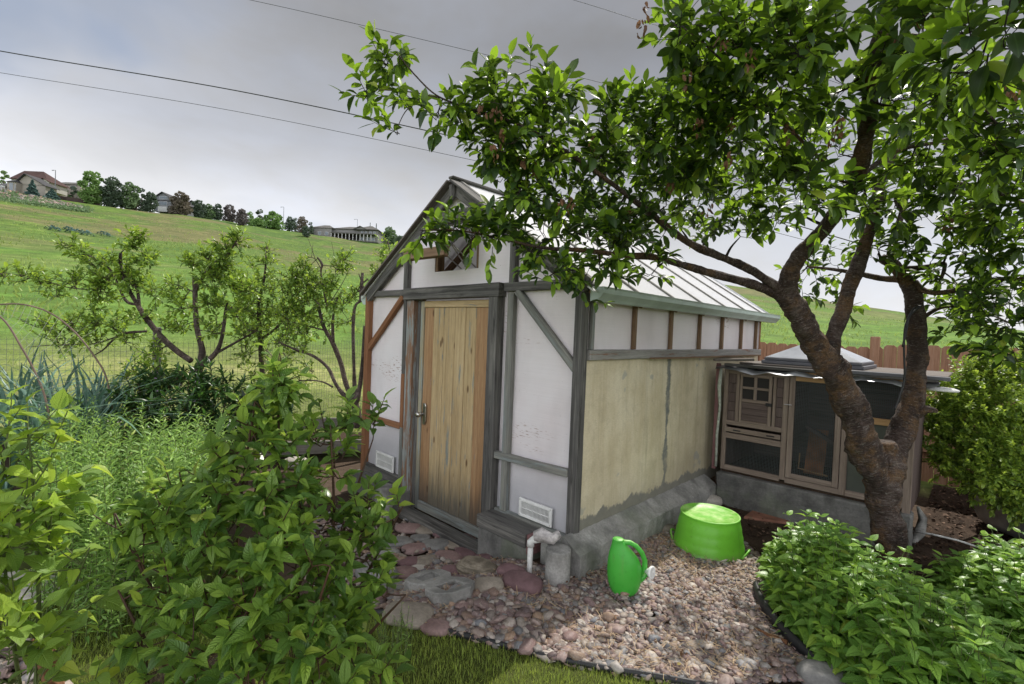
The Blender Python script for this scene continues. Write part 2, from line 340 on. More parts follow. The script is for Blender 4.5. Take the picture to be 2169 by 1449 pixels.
def m_bark(name, c1, c2, c3, lich=.5, lent=1.):
    s = NT(name); g = s.att('gc'); p = s.pos()
    band = s.noise(g, (95, 12, 1), 5, .7, .5); nz = s.noise(p, 9, 5, .65); fine = s.noise(p, 90, 3, .7); pl = s.noise(p, (5, 5, 1.6), 4, .6, 1.); ln = s.noise(g, (150, 22, 1), 3, .6)
    c = s.ramp(s.ma('ADD', s.ma('MULTIPLY', band, .35*lent), s.ma('MULTIPLY', s.ma('ADD', s.ma('MULTIPLY', nz, .5), s.ma('MULTIPLY', pl, .5)), 1-.35*lent)), [(.38, c1), (.5, c2), (.62, c3)])
    c = s.mix(s.mr(ln, .57, .66, 0, .65*lent), c, (.28, .25, .225)); c = s.mix(s.mr(fine, .35, .6, .45, 0), c, (.012, .009, .008))
    if lich:
        l = s.ma('MULTIPLY', s.mr(s.noise(p, 4.2, 5, .7), .47, .60, 0, 1, True), s.mr(fine, .35, .6, .35, 1)); c = s.mix(s.ma('MULTIPLY', l, lich), c, (.25, .135, .05))
        l2 = s.mr(s.noise(p, 26, 4, .7), .62, .7, 0, lich*.8); c = s.mix(l2, c, (.34, .33, .27))
    h = s.ma('ADD', s.ma('ADD', s.ma('MULTIPLY', band, .7), s.ma('MULTIPLY', nz, 1.3)), s.ma('ADD', s.ma('MULTIPLY', fine, .45), s.ma('MULTIPLY', pl, 1.2)))
    return s.end(s.bsdf(c, .75, s.bump(h, 1., .035), .3))
M['bark'] = m_bark('cherry_bark', (.022, .015, .012), (.075, .048, .038), (.19, .15, .13), .5)
M['bark_dark'] = m_bark('twig_bark', (.012, .009, .008), (.03, .022, .018), (.07, .055, .045), .15, .5)
M['bark_orchard'] = m_bark('orchard_bark', (.03, .022, .018), (.09, .065, .055), (.22, .17, .15), .1, .5)
M['stem_green'] = m_simple('green_stem', (.10, .13, .04), .6); M['stem_brown'] = m_simple('brown_stem', (.07, .035, .02), .6, nz=.3)
M['white_plastic'] = m_simple('white_plastic', (.72, .72, .70), .4, nz=.08, sc=14); M['gutter'] = m_simple('pale_green_gutter', (.42, .50, .46), .45, nz=.12, sc=4)
M['grille_dark'] = m_simple('vent_void', (.035, .035, .035), .8); M['metal'] = m_simple('brushed_metal', (.55, .53, .50), .3, .5, 1., .2, 30)
M['black_plastic'] = m_simple('black_plastic', (.018, .018, .02), .5, .4, 0, .3, 20, .3); M['black'] = m_simple('black_rubber', (.012, .012, .012), .5)
M['pvc'] = m_simple('pvc', (.62, .62, .60), .4, nz=.15, sc=25); M['wire'] = m_simple('wire', (.16, .17, .15), .5, .4, .3)
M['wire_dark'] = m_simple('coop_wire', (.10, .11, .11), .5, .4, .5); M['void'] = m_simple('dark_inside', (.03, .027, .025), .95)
M['sheet_metal'] = m_simple('sheet_metal', (.55, .56, .57), .3, .5, .85, .2, 5); M['lid_glass'] = m_simple('acrylic_dome', (.42, .44, .49), .25, .5, 0, .12, 5); M['lid_frame'] = m_simple('lid_frame', (.12, .12, .14), .45)
M['galv'] = m_simple('galvanised', (.30, .31, .32), .45, .5, .8, .25, 7); M['cable'] = m_simple('power_cable', (.02, .02, .022), .6)
M['foam'] = m_simple('peeling_foam', (.42, .45, .38), .8, nz=.3, sc=30, bst=.5); M['rag'] = m_simple('plastic_rag', (.46, .43, .42), .45, nz=.35, sc=28, bst=.6)
M['tan_wood_in'] = m_simple('ramp_wood', (.30, .13, .055), .8, nz=.3, sc=8); M['netting'] = m_simple('netting', (.24, .26, .23), .6)
M['terracotta'] = m_simple('terracotta', (.27, .13, .09), .85, .2, 0, .3, 8, .4); M['hoop'] = m_simple('hoop_pipe', (.16, .11, .08), .6, nz=.3)
M['wall_beige'] = m_simple('siding_beige', (.34, .31, .27), .8, .2, 0, .08, .5); M['wall_cream'] = m_simple('siding_cream', (.46, .44, .40), .8, .2, 0, .08, .5); M['wall_grey'] = m_simple('siding_grey', (.21, .22, .24), .8, .2, 0, .1, .5)
M['wall_taupe'] = m_simple('siding_taupe', (.22, .215, .21), .8, .2, 0, .1, .5)
M['roof_grey'] = m_simple('shingle_grey', (.085, .085, .09), .95, .1, 0, .2, .8); M['roof_red'] = m_simple('shingle_red', (.085, .052, .048), .95, .2, 0, .2, .8); M['roof_tan'] = m_simple('shingle_tan', (.115, .112, .105), .95, .2, 0, .2, .8)
M['glass_far'] = m_simple('window_glass', (.14, .17, .20), .15, .6); M['trim'] = m_simple('white_trim', (.6, .6, .6), .6); M['brickfence'] = m_simple('brown_wall', (.09, .065, .06), .9, .2, 0, .2, .8)
def m_plast(name, c, t, tf=.25):
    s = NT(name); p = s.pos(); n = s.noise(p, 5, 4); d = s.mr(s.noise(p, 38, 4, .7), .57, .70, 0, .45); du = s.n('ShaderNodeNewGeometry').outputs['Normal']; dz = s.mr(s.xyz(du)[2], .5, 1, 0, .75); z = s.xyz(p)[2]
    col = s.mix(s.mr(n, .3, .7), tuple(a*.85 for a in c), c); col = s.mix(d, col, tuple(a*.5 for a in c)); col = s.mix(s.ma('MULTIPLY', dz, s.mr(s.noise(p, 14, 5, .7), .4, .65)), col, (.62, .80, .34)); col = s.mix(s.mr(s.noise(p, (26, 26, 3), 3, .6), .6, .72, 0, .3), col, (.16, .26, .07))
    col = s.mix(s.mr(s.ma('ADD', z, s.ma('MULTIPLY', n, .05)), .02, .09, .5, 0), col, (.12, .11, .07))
    return s.end(s.transl(s.bsdf(col, s.mr(n, .3, .7, .28, .5), s.bump(n, .1, .01), .5), t, tf))
M['tub'] = m_plast('lime_tub', (.20, .60, .05), (.30, .80, .06), .2); M['can'] = m_plast('green_can', (.07, .45, .05), (.12, .6, .05), .15)
def m_rock(name, c1, c2, band=0.):
    s = NT(name); p = s.pos(); n = s.noise(p, 9, 5, .65, .4); f = s.noise(p, 70, 4, .7); b = s.noise(p, (8, 8, 60), 4, .6, .5)
    c = s.mix(s.mr(n, .3, .7), c1, c2); c = s.mix(s.mr(f, .4, .65, .25, 0), c, (.05, .045, .04))
    if band: c = s.mix(s.mr(b, .4, .6, band, 0), c, tuple(a*.35 for a in c1))
    return s.end(s.bsdf(c, .75, s.bump(s.ma('ADD', n, s.ma('MULTIPLY', f if not band else b, .6)), .5, .012), .3))
ROCK = {'purple': m_rock('rock_purple', (.12, .065, .07), (.22, .13, .135)), 'pink': m_rock('rock_pink', (.21, .13, .12), (.33, .225, .21)), 'grey': m_rock('rock_grey', (.15, .15, .145), (.30, .29, .275)),
        'tan': m_rock('rock_tan', (.20, .17, .135), (.36, .31, .255)), 'banded': m_rock('rock_banded', (.16, .13, .09), (.36, .31, .24), .7), 'pale': m_rock('rock_pale', (.42, .38, .34), (.58, .54, .49)), 'blue': m_rock('rock_blue', (.15, .165, .185), (.27, .29, .31))}
def m_pebble():
    s = NT('pebbles'); t = s.att('ex'); p = s.pos(); a = s.xyz(t)
    c = s.ramp(a[0], [(0, (.085, .06, .06)), (.13, (.27, .175, .16)), (.27, (.34, .285, .235)), (.4, (.14, .14, .145)), (.52, (.33, .215, .14)), (.64, (.12, .08, .083)), (.76, (.28, .20, .18)), (.87, (.52, .46, .40)), (1, (.16, .175, .20))], 'LINEAR')
    n = s.noise(p, 45, 4, .65); c = s.mix(s.mr(n, .3, .7, .45, 0), c, (.07, .055, .05)); c = s.mix(s.mr(s.noise(p, 110, 3, .7), .55, .7, 0, .3), c, (.6, .55, .5))
    return s.end(s.bsdf(c, .6, s.bump(n, .3, .004), .4))
M['pebble'] = m_pebble()
def m_chips():
    s = NT('bark_chips'); a = s.xyz(s.att('lf'))[2]
    return s.end(s.bsdf(s.ramp(a, [(0, (.03, .018, .012)), (.5, (.085, .05, .032)), (.9, (.20, .13, .09))]), .85, None, .2))
M['chips'] = m_chips()
def m_soil():
    s = NT('soil'); p = s.pos(); n = s.noise(p, 4, 6, .7); f = s.noise(p, 55, 5, .75)
    c = s.mix(s.mr(n, .3, .7), (.025, .017, .012), (.085, .058, .042)); c = s.mix(s.mr(f, .5, .75, 0, .6), c, (.16, .12, .09))
    return s.end(s.bsdf(c, .95, s.bump(f, .8, .02), .1))
M['soil'] = m_soil()
def m_lawn():
    s = NT('lawn_ground'); p = s.pos(); n = s.noise(p, 3, 5, .6); f = s.noise(p, 80, 4, .7)
    c = s.mix(s.mr(n, .3, .7), (.06, .085, .02), (.13, .16, .04)); c = s.mix(s.mr(f, .4, .7, .6, 0), c, (.05, .045, .02))
    return s.end(s.bsdf(c, .9, s.bump(f, .8, .02), .1))
M['lawn'] = m_lawn()
def m_terrain():
    s = NT('terrain'); p = s.pos(); x, y, z = s.xyz(p)
    r = s.ma('SQRT', s.ma('ADD', s.ma('MULTIPLY', x, x), s.ma('MULTIPLY', y, y)))
    # hill colour: fresh green broken by dry brown swathes that follow the contour
    q = s.comb(s.ma('MULTIPLY', s.ma('ADD', x, s.ma('MULTIPLY', y, .3)), .03), s.ma('MULTIPLY', y, .03), s.ma('MULTIPLY', z, .26))
    a = s.noise(q, 1., 6, .62, .4); b = s.noise(p, .11, 6, .65, .5); c3 = s.noise(p, 1.1, 5, .7); f = s.noise(p, 9, 4, .75)
    g = s.ramp(c3, [(.3, (.08, .15, .03)), (.5, (.16, .26, .05)), (.7, (.26, .34, .08))])
    g = s.mix(s.mr(b, .4, .65, 0, .6), g, (.06, .13, .045))
    br = s.ma('MULTIPLY', s.mr(s.ma('ADD', s.ma('MULTIPLY', a, .7), s.ma('MULTIPLY', b, .3)), .47, .55, 0, .85, True), s.mr(c3, .25, .6, .6, 1)); br = s.ma('MULTIPLY', br, s.mr(z, 1.6, 7, .25, 1))
    c = s.mix(br, g, s.mix(c3, (.21, .17, .085), (.31, .25, .14)))
    c = s.mix(s.mr(z, 3., 14., .55, 0, True), c, s.mix(c3, (.14, .30, .045), (.24, .42, .075)))
    # dry mown strip beyond the garden fence
    mw = s.ma('MULTIPLY', s.mr(s.ma('ADD', r, s.ma('MULTIPLY', c3, 6)), 18, 26, 1, 0, True), s.mr(b, .2, .55, .55, 1)); c = s.mix(s.ma('MULTIPLY', mw, .75), c, s.mix(s.mr(c3, .35, .65), (.26, .30, .08), (.48, .43, .20)))
    c = s.mix(s.mr(f, .35, .6, .45, 0), c, (.04, .06, .018)); c = s.mix(s.mr(s.noise(s.comb(s.ma('MULTIPLY', x, .25), s.ma('MULTIPLY', y, .25), s.ma('MULTIPLY', z, 2.2)), 1., 5, .75), .42, .62, .5, 0), c, (.05, .075, .025)); c = s.mix(s.mr(s.noise(p, .22, 5, .75), .56, .68, 0, .6), c, (.06, .12, .045))
    # garden soil close by
    sm = s.mr(s.ma('ADD', r, s.ma('MULTIPLY', c3, .8)), 7.4, 8.2, 1, 0); c = s.mix(sm, c, s.mix(f, (.04, .028, .02), (.13, .095, .07)))
    return s.end(s.bsdf(c, .95, s.bump(s.ma('ADD', c3, s.ma('MULTIPLY', f, .5)), .6, .12), .1))
M['terrain'] = m_terrain()
# ------------------------------------------------------------ terrain
def sm(a, b, x): t = min(1, max(0, (x-a)/(b-a))); return t*t*(3-2*t)
CREST = [(-1400, 300), (-400, 345), (0, 404), (60, 413), (120, 421), (210, 434), (320, 447), (400, 456), (460, 464), (510, 474), (577, 484), (640, 492), (720, 503), (800, 513), (870, 522),
         (1200, 562), (1550, 604), (1750, 636), (1910, 661), (2169, 702), (2700, 745)]
CT = []
for px, py in CREST:
    d = ray(px, py); CT.append((math.atan2(d.x, d.y), d.z/math.hypot(d.x, d.y)))
CT = [(-3.2, .0), (-2.6, .03)]+CT+[(1.0, .0), (3.2, .0)]
CT.sort()
def crest(phi):
    for (a, e), (b, f) in zip(CT, CT[1:]):
        if a <= phi <= b: return e+(f-e)*(phi-a)/(b-a)
    return 0.
def ridge_r(phi): return 150+45*sm(-1.5, -.85, phi)-20*sm(-.6, 0., phi)
def yard(x, y): return -.2*sm(2.3, 3.0, -x)+.10*sm(5.9, 7.2, -x)
def zter(x, y):
    r = math.hypot(x, y); z0 = yard(x, y)
    if r < 8.3: return z0
    phi = math.atan2(x, y); Rr = ridge_r(phi); zr = EYE+crest(phi)*Rr
    if r <= Rr:
        s = (r-8.3)/(Rr-8.3); k = .985*s**1.35+.015*s
        z = z0+(zr-z0)*k
    else: z = zr+(r-Rr)*.02-min(r-Rr, 400)*.0
    n = noise.noise(Vector((x*.045, y*.045, 3)))*1.1*sm(25, 90, r)*(1-.75*sm(.82*Rr, Rr, r))
    return z+n+.05*noise.noise(Vector((x*.5, y*.5, 1)))*sm(8.3, 14, r)
def terrain():
    rad = [0.01]+[.4*i for i in range(1, 21)]
    while rad[-1] < 3000: rad.append(rad[-1]*(1.035 if rad[-1] < 260 else 1.15))
    az = [i*R(1.) for i in range(-180, -110)]+[R(-110+i*.5) for i in range(0, 280)]+[i*R(1.) for i in range(30, 180)]
    v = []; f = []; n = len(az)
    for r in rad:
        for a in az:
            x = r*math.sin(a); y = r*math.cos(a); v.append((x, y, zter(x, y)))
    for i in range(len(rad)-1):
        for k in range(n): k2 = (k+1) % n; f.append((i*n+k, i*n+k2, (i+1)*n+k2, (i+1)*n+k))
    o = link_mesh('terrain', v, f, M['terrain'], smooth=True); tag(o, kind='structure')
terrain()
def hit(px, py, rmax=400.):
    d = ray(px, py); h = math.hypot(d.x, d.y); r = 3.
    while r < rmax:
        p = Vector((0, 0, EYE))+d*(r/h)
        if p.z <= zter(p.x, p.y): return p
        r *= 1.004
    d2 = ray(px, py+3); phi = math.atan2(d.x, d.y); r = ridge_r(phi)+2; p = Vector((0, 0, EYE))+d*(r/h); p.z = zter(p.x, p.y); return p
def sheet(name, poly, m, dz, step=.12):
    """flat bed following the yard, cut to a polygon outline"""
    import bmesh
    bm = bmesh.new(); vs = [bm.verts.new((x, y, 0)) for x, y in poly]; bm.faces.new(vs)
    for ax in (0, 1):
        lo = min(p[ax] for p in poly); hi = max(p[ax] for p in poly); k = lo+step
        while k < hi:
            co = [0, 0, 0]; co[ax] = k; no = [0, 0, 0]; no[ax] = 1
            bmesh.ops.bisect_plane(bm, geom=bm.verts[:]+bm.edges[:]+bm.faces[:], plane_co=co, plane_no=no); k += step
    for v in bm.verts: v.co.z = yard(v.co.x, v.co.y)+dz
    me = bpy.data.meshes.new(name); bm.to_mesh(me); bm.free(); o = bpy.data.objects.new(name, me); COL.objects.link(o); me.materials.append(m)
    return tag(o, kind='structure')
def inpoly(x, y, P):
    c = False; n = len(P); j = n-1
    for i in range(n):
        xi, yi = P[i]; xj, yj = P[j]
        if (yi > y) != (yj > y) and x < (xj-xi)*(y-yi)/(yj-yi)+xi: c = not c
        j = i
    return c
g2 = lambda px, py, z=0.: onz(px, py, z).xy[:]
EDGE = [onz(a, b, -.04) for a, b in [(700, 1268), (770, 1296), (840, 1322), (885, 1343), (950, 1362), (1040, 1385), (1130, 1409), (1230, 1432), (1330, 1450), (1480, 1478), (1640, 1520), (1900, 1600)]]
GRAVEL = [p.xy[:] for p in EDGE]+[(-.1, 2.5), (-.45, 2.85), (-.6, 3.0), (-.83, 3.28), (-.98, 3.6), (-1.0, 4.1), (-1.25, 4.4), (-1.6, 4.75), (-1.9, 4.9), (-1.9, 2.7), (-5.0, 2.8), (-5.0, 1.9)]
LAWN = [(-6., -3.), (3., -3.), (3.0, 1.2), EDGE[-1].xy[:]]+[p.xy[:] for p in EDGE[::-1][1:]]+[(-4.6, 1.3), (-6., 1.0)]
sheet('lawn', LAWN, M['lawn'], .006); sheet('gravel_bed', GRAVEL, M['soil'], .004)
SOIL = [(-1.9, 4.9), (-1.25, 4.4), (-1., 4.1), (-.98, 3.6), (-.83, 3.28), (-.45, 2.85), (-.1, 2.5), (3, 2.2), (5, 6), (4, 7.9), (-.33, 7.9), (-.33, 5.1), (-1.9, 5.1)]
sheet('garden_bed', SOIL, M['soil'], .008, .3)
# ------------------------------------------------------------ world and sun
SUN = Vector((-.13, .75, 1.)).normalized(); EL = math.asin(SUN.z); AZ = math.atan2(SUN.x, SUN.y)
W = bpy.data.worlds.new('World'); SC.world = W; W.use_nodes = True; wt = W.node_tree; wt.nodes.clear()
ws = NT.__new__(NT); ws.t = wt; wo = wt.nodes.new('ShaderNodeOutputWorld')
sky = ws.n('ShaderNodeTexSky', sky_type='NISHITA', sun_disc=False, sun_elevation=EL, sun_rotation=AZ, dust_density=2., air_density=1.)
dirv = ws.n('ShaderNodeTexCoord').outputs['Generated']; wx, wy, wz = ws.xyz(dirv)
skyc = ws.mix(1., sky.outputs[0], (.10, .10, .10), 'MULTIPLY')
# cloud deck: pale at the horizon, a darker grey belly above it, dim overhead; extra brightness added behind the camera, out of view, as fill
pv = ws.n('ShaderNodeVectorMath', {0: dirv, 1: ws.comb(1., 1., 2.2)}, operation='MULTIPLY').outputs[0]
cn = ws.noise(pv, 1.5, 5, .5, .4); cn2 = ws.noise(pv, 3.7, 5, .55, .3)
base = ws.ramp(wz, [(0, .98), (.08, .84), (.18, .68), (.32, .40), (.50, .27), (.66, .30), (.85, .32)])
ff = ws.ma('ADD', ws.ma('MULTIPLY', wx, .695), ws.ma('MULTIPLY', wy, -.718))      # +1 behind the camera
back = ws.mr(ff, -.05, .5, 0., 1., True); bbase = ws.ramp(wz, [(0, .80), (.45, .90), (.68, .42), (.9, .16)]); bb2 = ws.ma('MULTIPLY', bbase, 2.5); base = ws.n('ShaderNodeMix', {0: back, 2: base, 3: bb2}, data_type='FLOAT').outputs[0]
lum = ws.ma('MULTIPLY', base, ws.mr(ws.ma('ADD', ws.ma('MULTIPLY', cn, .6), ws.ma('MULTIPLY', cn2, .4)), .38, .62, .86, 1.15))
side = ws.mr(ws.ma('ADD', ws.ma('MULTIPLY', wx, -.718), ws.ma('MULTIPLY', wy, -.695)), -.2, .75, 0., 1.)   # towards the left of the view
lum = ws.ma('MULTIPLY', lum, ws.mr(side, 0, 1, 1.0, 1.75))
tint = ws.mix(ws.mr(cn2, .4, .62), (1.0, .995, 1.005), (.95, .975, 1.05))
cl = ws.n('ShaderNodeVectorMath', {0: tint, 1: lum}, operation='MULTIPLY').outputs[0]
bl = ws.ma('MULTIPLY', ws.mr(cn, .46, .60, .1, .75, True), ws.mr(side, .3, .8, .15, 1))
fin = ws.mix(ws.ma('ADD', bl, .04), cl, ws.mix(.5, skyc, (.42, .50, .66)))
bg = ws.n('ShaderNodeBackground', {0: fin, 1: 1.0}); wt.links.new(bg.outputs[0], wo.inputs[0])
sl = bpy.data.lights.new('sun', 'SUN'); sl.energy = 5.0; sl.angle = R(.6); sl.color = (1., .95, .87)
so = bpy.data.objects.new('sun', sl); COL.objects.link(so); so.rotation_euler = (-SUN).to_track_quat('-Z', 'Y').to_euler()
SC.view_settings.view_transform = 'Standard'; SC.view_settings.look = 'None'; SC.view_settings.exposure = 0
SC.cycles.max_bounces = 8; SC.cycles.diffuse_bounces = 4; SC.cycles.transmission_bounces = 6; SC.cycles.transparent_max_bounces = 6
SC.cycles.use_denoising = True; SC.cycles.sample_clamp_indirect = 6.; SC.cycles.use_adaptive_sampling = True; SC.cycles.adaptive_threshold = .015
SC.cycles.caustics_reflective = False; SC.cycles.caustics_refractive = False

# ------------------------------------------------------------ greenhouse
X0, X1, YF, YB = -5.07, -2.03, 2.85, 6.62; XR = -3.53; ZE, ZR = 2.04, 3.03; SL = (ZR-ZE)/(X1-XR)
G = thing('greenhouse', 'half-timbered greenhouse with milky panels, a stripped plank door and a pitched translucent roof', 'greenhouse', (XR, YF, 0))
def roofz(x): return ZR-abs(x-XR)*SL
def panelxz(pts, y=YF+.012, t=.008):
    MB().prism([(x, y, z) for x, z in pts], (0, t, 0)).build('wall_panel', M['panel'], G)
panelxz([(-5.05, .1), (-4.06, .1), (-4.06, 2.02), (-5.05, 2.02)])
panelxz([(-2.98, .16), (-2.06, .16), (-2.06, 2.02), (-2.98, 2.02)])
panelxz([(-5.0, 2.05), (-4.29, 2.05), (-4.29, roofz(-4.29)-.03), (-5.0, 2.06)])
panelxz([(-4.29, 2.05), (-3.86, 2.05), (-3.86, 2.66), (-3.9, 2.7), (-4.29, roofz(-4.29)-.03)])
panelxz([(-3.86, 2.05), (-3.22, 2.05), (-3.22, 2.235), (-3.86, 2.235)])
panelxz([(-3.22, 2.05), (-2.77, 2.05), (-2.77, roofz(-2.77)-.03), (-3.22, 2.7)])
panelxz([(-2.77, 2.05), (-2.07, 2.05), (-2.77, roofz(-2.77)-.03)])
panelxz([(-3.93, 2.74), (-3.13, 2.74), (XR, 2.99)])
def mem(nm, p0, p1, w, h, m, y=YF-.012, up=(0, 1, 0), bev=.004, jit=.0015):
    return MB().beam((p0[0], y, p0[1]), (p1[0], y, p1[1]), w, h, up, jit=jit).build(nm, M[m], G, bevel=bev)
mem('corner_post', (-5.035, -.1), (-5.035, 2.03), .075, .07, 'wood_brown')
mem('corner_post', (-2.06, .17), (-2.06, 2.03), .075, .075, 'wood_grey')
mem('stud', (-4.285, 0), (-4.285, .64), .055, .045, 'wood_greygreen'); mem('stud', (-4.285, .64), (-4.285, 1.2), .06, .05, 'wood_brown'); mem('stud', (-4.285, 1.2), (-4.285, 2.0), .055, .045, 'wood_grey')
mem('stud', (-4.29, 2.06), (-4.29, roofz(-4.29)-.05), .075, .05, 'wood_grey'); mem('stud', (-2.755, 2.06), (-2.755, roofz(-2.755)-.05), .065, .05, 'wood_grey')
mem('stud', (-2.76, .2), (-2.76, 2.0), .07, .05, 'wood_greygreen')
mem('brace', (-4.34, 2.0), (-5.02, 1.42), .06, .045, 'wood_brown', y=YF-.016); mem('brace', (-2.70, 2.02), (-2.085, 1.43), .06, .045, 'wood_greygreen', y=YF-.016)
mem('rail', (-5.0, .645), (-4.315, .645), .055, .05, 'wood_brown'); mem('rail', (-2.868, .655), (-2.10, .675), .055, .05, 'wood_greygreen', y=YF-.03)
mem('rail', (-2.85, .185), (-2.1, .185), .06, .05, 'wood_greygreen', y=YF-.02); mem('rail', (-5.0, .06), (-4.26, .06), .12, .05, 'wood_grey', y=YF-.018)
mem('rail', (-5.0, 2.045), (-4.26, 2.04), .065, .055, 'wood_grey'); mem('rail', (-2.84, 2.05), (-2.02, 2.055), .07, .055, 'wood_grey')
mem('header', (-4.255, 2.02), (-2.855, 2.03), .115, .09, 'wood_grey', y=YF-.035)
mem('door_post', (-4.17, -.15), (-4.17, 1.96), .12, .07, 'wood_peel'); mem('door_post', (-4.075, -.15), (-4.075, 1.96), .05, .05, 'wood_grey', y=YF+.02)
mem('door_post', (-2.925, .10), (-2.925, 1.972), .11, .09, 'wood_grey', y=YF-.03); mem('door_post', (-2.992, -.2), (-2.992, 1.96), .03, .07, 'wood_grey', y=YF+.01)
mem('collar', (-3.93, 2.735), (-3.10, 2.735), .075, .07, 'wood_grey', y=YF-.03); mem('window_head', (-3.9, 2.675), (-3.2, 2.675), .04, .11, 'wood_grey', y=YF-.05)
mem('king_post', (XR+.01, 3.01), (XR+.01, 2.87), .07, .06, 'wood_grey', y=YF-.07, bev=.02)
# rake boards and barge edge
for s in (-1, 1):
    xe = XR+s*(X1-XR+.03); u = Vector((s*(X1-XR), 0, -(ZR-ZE))).normalized(); nn = Vector((s*(ZR-ZE), 0, X1-XR)).normalized()
    a = Vector((XR, YF-.03, ZR-.02))-nn*.03; b = Vector((xe, YF-.03, roofz(xe)))-nn*.03
    MB().beam(a, b, .05, .10, nn, jit=.0015).build('rake_board', M['wood_grey'], G, bevel=.005)
    MB().beam(a+nn*.062+Vector((0, -.03, 0)), b+nn*.062+Vector((0, -.03, 0))+u*.02, .12, .02, nn).build('barge_strip', M['wood_grey' if s > 0 else 'deck_old'], G, bevel=.003)
MB().beam((-2.17, YF-.055, 2.165), (-1.975, YF-.055, 2.035), .06, .10, (.5, 0, .85)).build('rafter_foot', M['wood_grey'], G, bevel=.006)
# window opening, inner frame and tilted sash
for x in (-3.86, -3.26): MB().box(x, x+.04, YF+.02, YF+.1, 2.24, 2.64).build('window_frame', M['wood_stud'], G, bevel=.003)
hz = Vector((0, YF-.06, 2.655)); bt = Vector((0, YF-.36, 2.36))
w_ = MB(); dd = bt-hz; nn = Vector((0, -dd.z, dd.y)).normalized()
for x in (-3.86, -3.22): w_.beam(hz+Vector((x, 0, 0)), bt+Vector((x, 0, 0)), .045, .03, nn)
w_.beam(hz+Vector((-3.84, 0, 0)), hz+Vector((-3.24, 0, 0)), .03, .035, (0, 1, 0))
sf = w_.build('window_sash', M['wood_grey'], G, bevel=.003)
MB().beam(bt+Vector((-3.80, -.01, -.03)), bt+Vector((-3.19, -.01, -.03)), .05, .085, (0, .2, 1)).build('bottom_rail', M['wood_stud'], sf, bevel=.003)
MB().prism([hz+Vector((-3.84, 0, 0))+nn*.02, hz+Vector((-3.24, 0, 0))+nn*.02, bt+Vector((-3.24, 0, 0))+nn*.02, bt+Vector((-3.84, 0, 0))+nn*.02], nn*.006).build('sash_panel', M['panel'], sf)
t_ = MB()
for x0, x1 in ((-3.3, -3.36), (-3.42, -3.36), (-3.5, -3.6)): t_.tube([(x0, YF+.05, 2.25), (x1, YF-.22, 2.46)], .006, 6)
t_.build('window_stay', M['metal'], G, smooth=True)
# door
D = MB().box(-4.035, -2.985, YF+.018, YF+.03, -.13, 1.955).build('door', M['door_frame'], G)
f = MB(); f.beam((-4.005, YF+.008, -.13), (-4.005, YF+.008, 1.95), .055, .04, (0, 1, 0)); f.beam((-3.015, YF+.008, -.13), (-3.015, YF+.008, 1.95), .06, .04, (0, 1, 0)); f.build('door_stile', M['door_frame'], D, bevel=.004)
f = MB(); f.beam((-3.977, YF+.008, 1.92), (-3.046, YF+.008, 1.92), .065, .04, (0, 1, 0)); f.build('top_rail', M['door_yellow'], D, bevel=.004)
f = MB(); f.beam((-3.977, YF+.006, -.085), (-3.046, YF+.006, -.085), .09, .044, (0, 1, 0)); f.build('bottom_rail', M['wood_greygreen'], D, bevel=.004)
xs = [-3.975, -3.83, -3.665, -3.5, -3.35, -3.205, -3.048]
for i in range(6): MB().beam(((xs[i]+xs[i+1])/2, YF+.012, -.038), ((xs[i]+xs[i+1])/2, YF+.012, 1.886), xs[i+1]-xs[i]-.004, .026+.002*(i % 2), (0, 1, 0)).build('plank', M['door_orange' if i in (0, 5) else 'door_yellow'], D, bevel=.004)
hp = ony(895, 876, YF-.02)
pl = MB().prism([(hp.x+.005+a*.035, YF-.022, hp.z+b*.105) for a, b in [(-.1, -1), (.9, -1), (1.3, -.7), (1.3, .75), (.9, 1), (-.1, 1)]], (0, .012, 0)).build('lock_plate', M['metal'], D, bevel=.003)
MB().lathe([(.012, 0), (.012, .03), (.024, .04), (.028, .055), (.024, .075), (.01, .08), (0, .08)], (hp.x+.005, YF-.02, hp.z-.005), 20, rot=Matrix.Rotation(R(90), 3, 'X')).build('handle', M['metal'], pl, True)
# vents
def vent(x0, x1, z0, z1):
    y = YF-.018; o = MB()
    for a, b in (((x0, z0), (x1, z0)), ((x0, z1), (x1, z1))): o.beam((a[0]-.012, y, a[1]), (b[0]+.012, y, b[1]), .024, .016, (0, 1, 0))
    for x in (x0, x1): o.beam((x, y, z0+.012), (x, y, z1-.012), .024, .016, (0, 1, 0))
    v = o.build('vent', M['white_plastic'], G, bevel=.002)
    b = MB().box(x0, x1, y+.004, y+.008, z0, z1).build('void', M['grille_dark'], v)
    s_ = MB(); n = 22
    for i in range(n): x = x0+.012+(x1-x0-.024)*(i+.5)/n; s_.beam((x, y-.002, z0+.01), (x, y-.002, z1-.01), .0045, .008, (0, 1, 0))
    s_.beam((x0, y-.006, (z0+z1)/2), (x1, y-.006, (z0+z1)/2), .006, .006, (0, 1, 0)); s_.build('grille', M['white_plastic'], v)
    for x in (x0, x1):
        for z in (z0, z1): MB().lathe([(.004, 0), (.003, .003), (0, .003)], (x, y-.008, z), 8, rot=Matrix.Rotation(R(90), 3, 'X')).build('screw', M['metal'], v)
vent(-2.575, -2.263, .235, .355); vent(-4.765, -4.435, .135, .285)
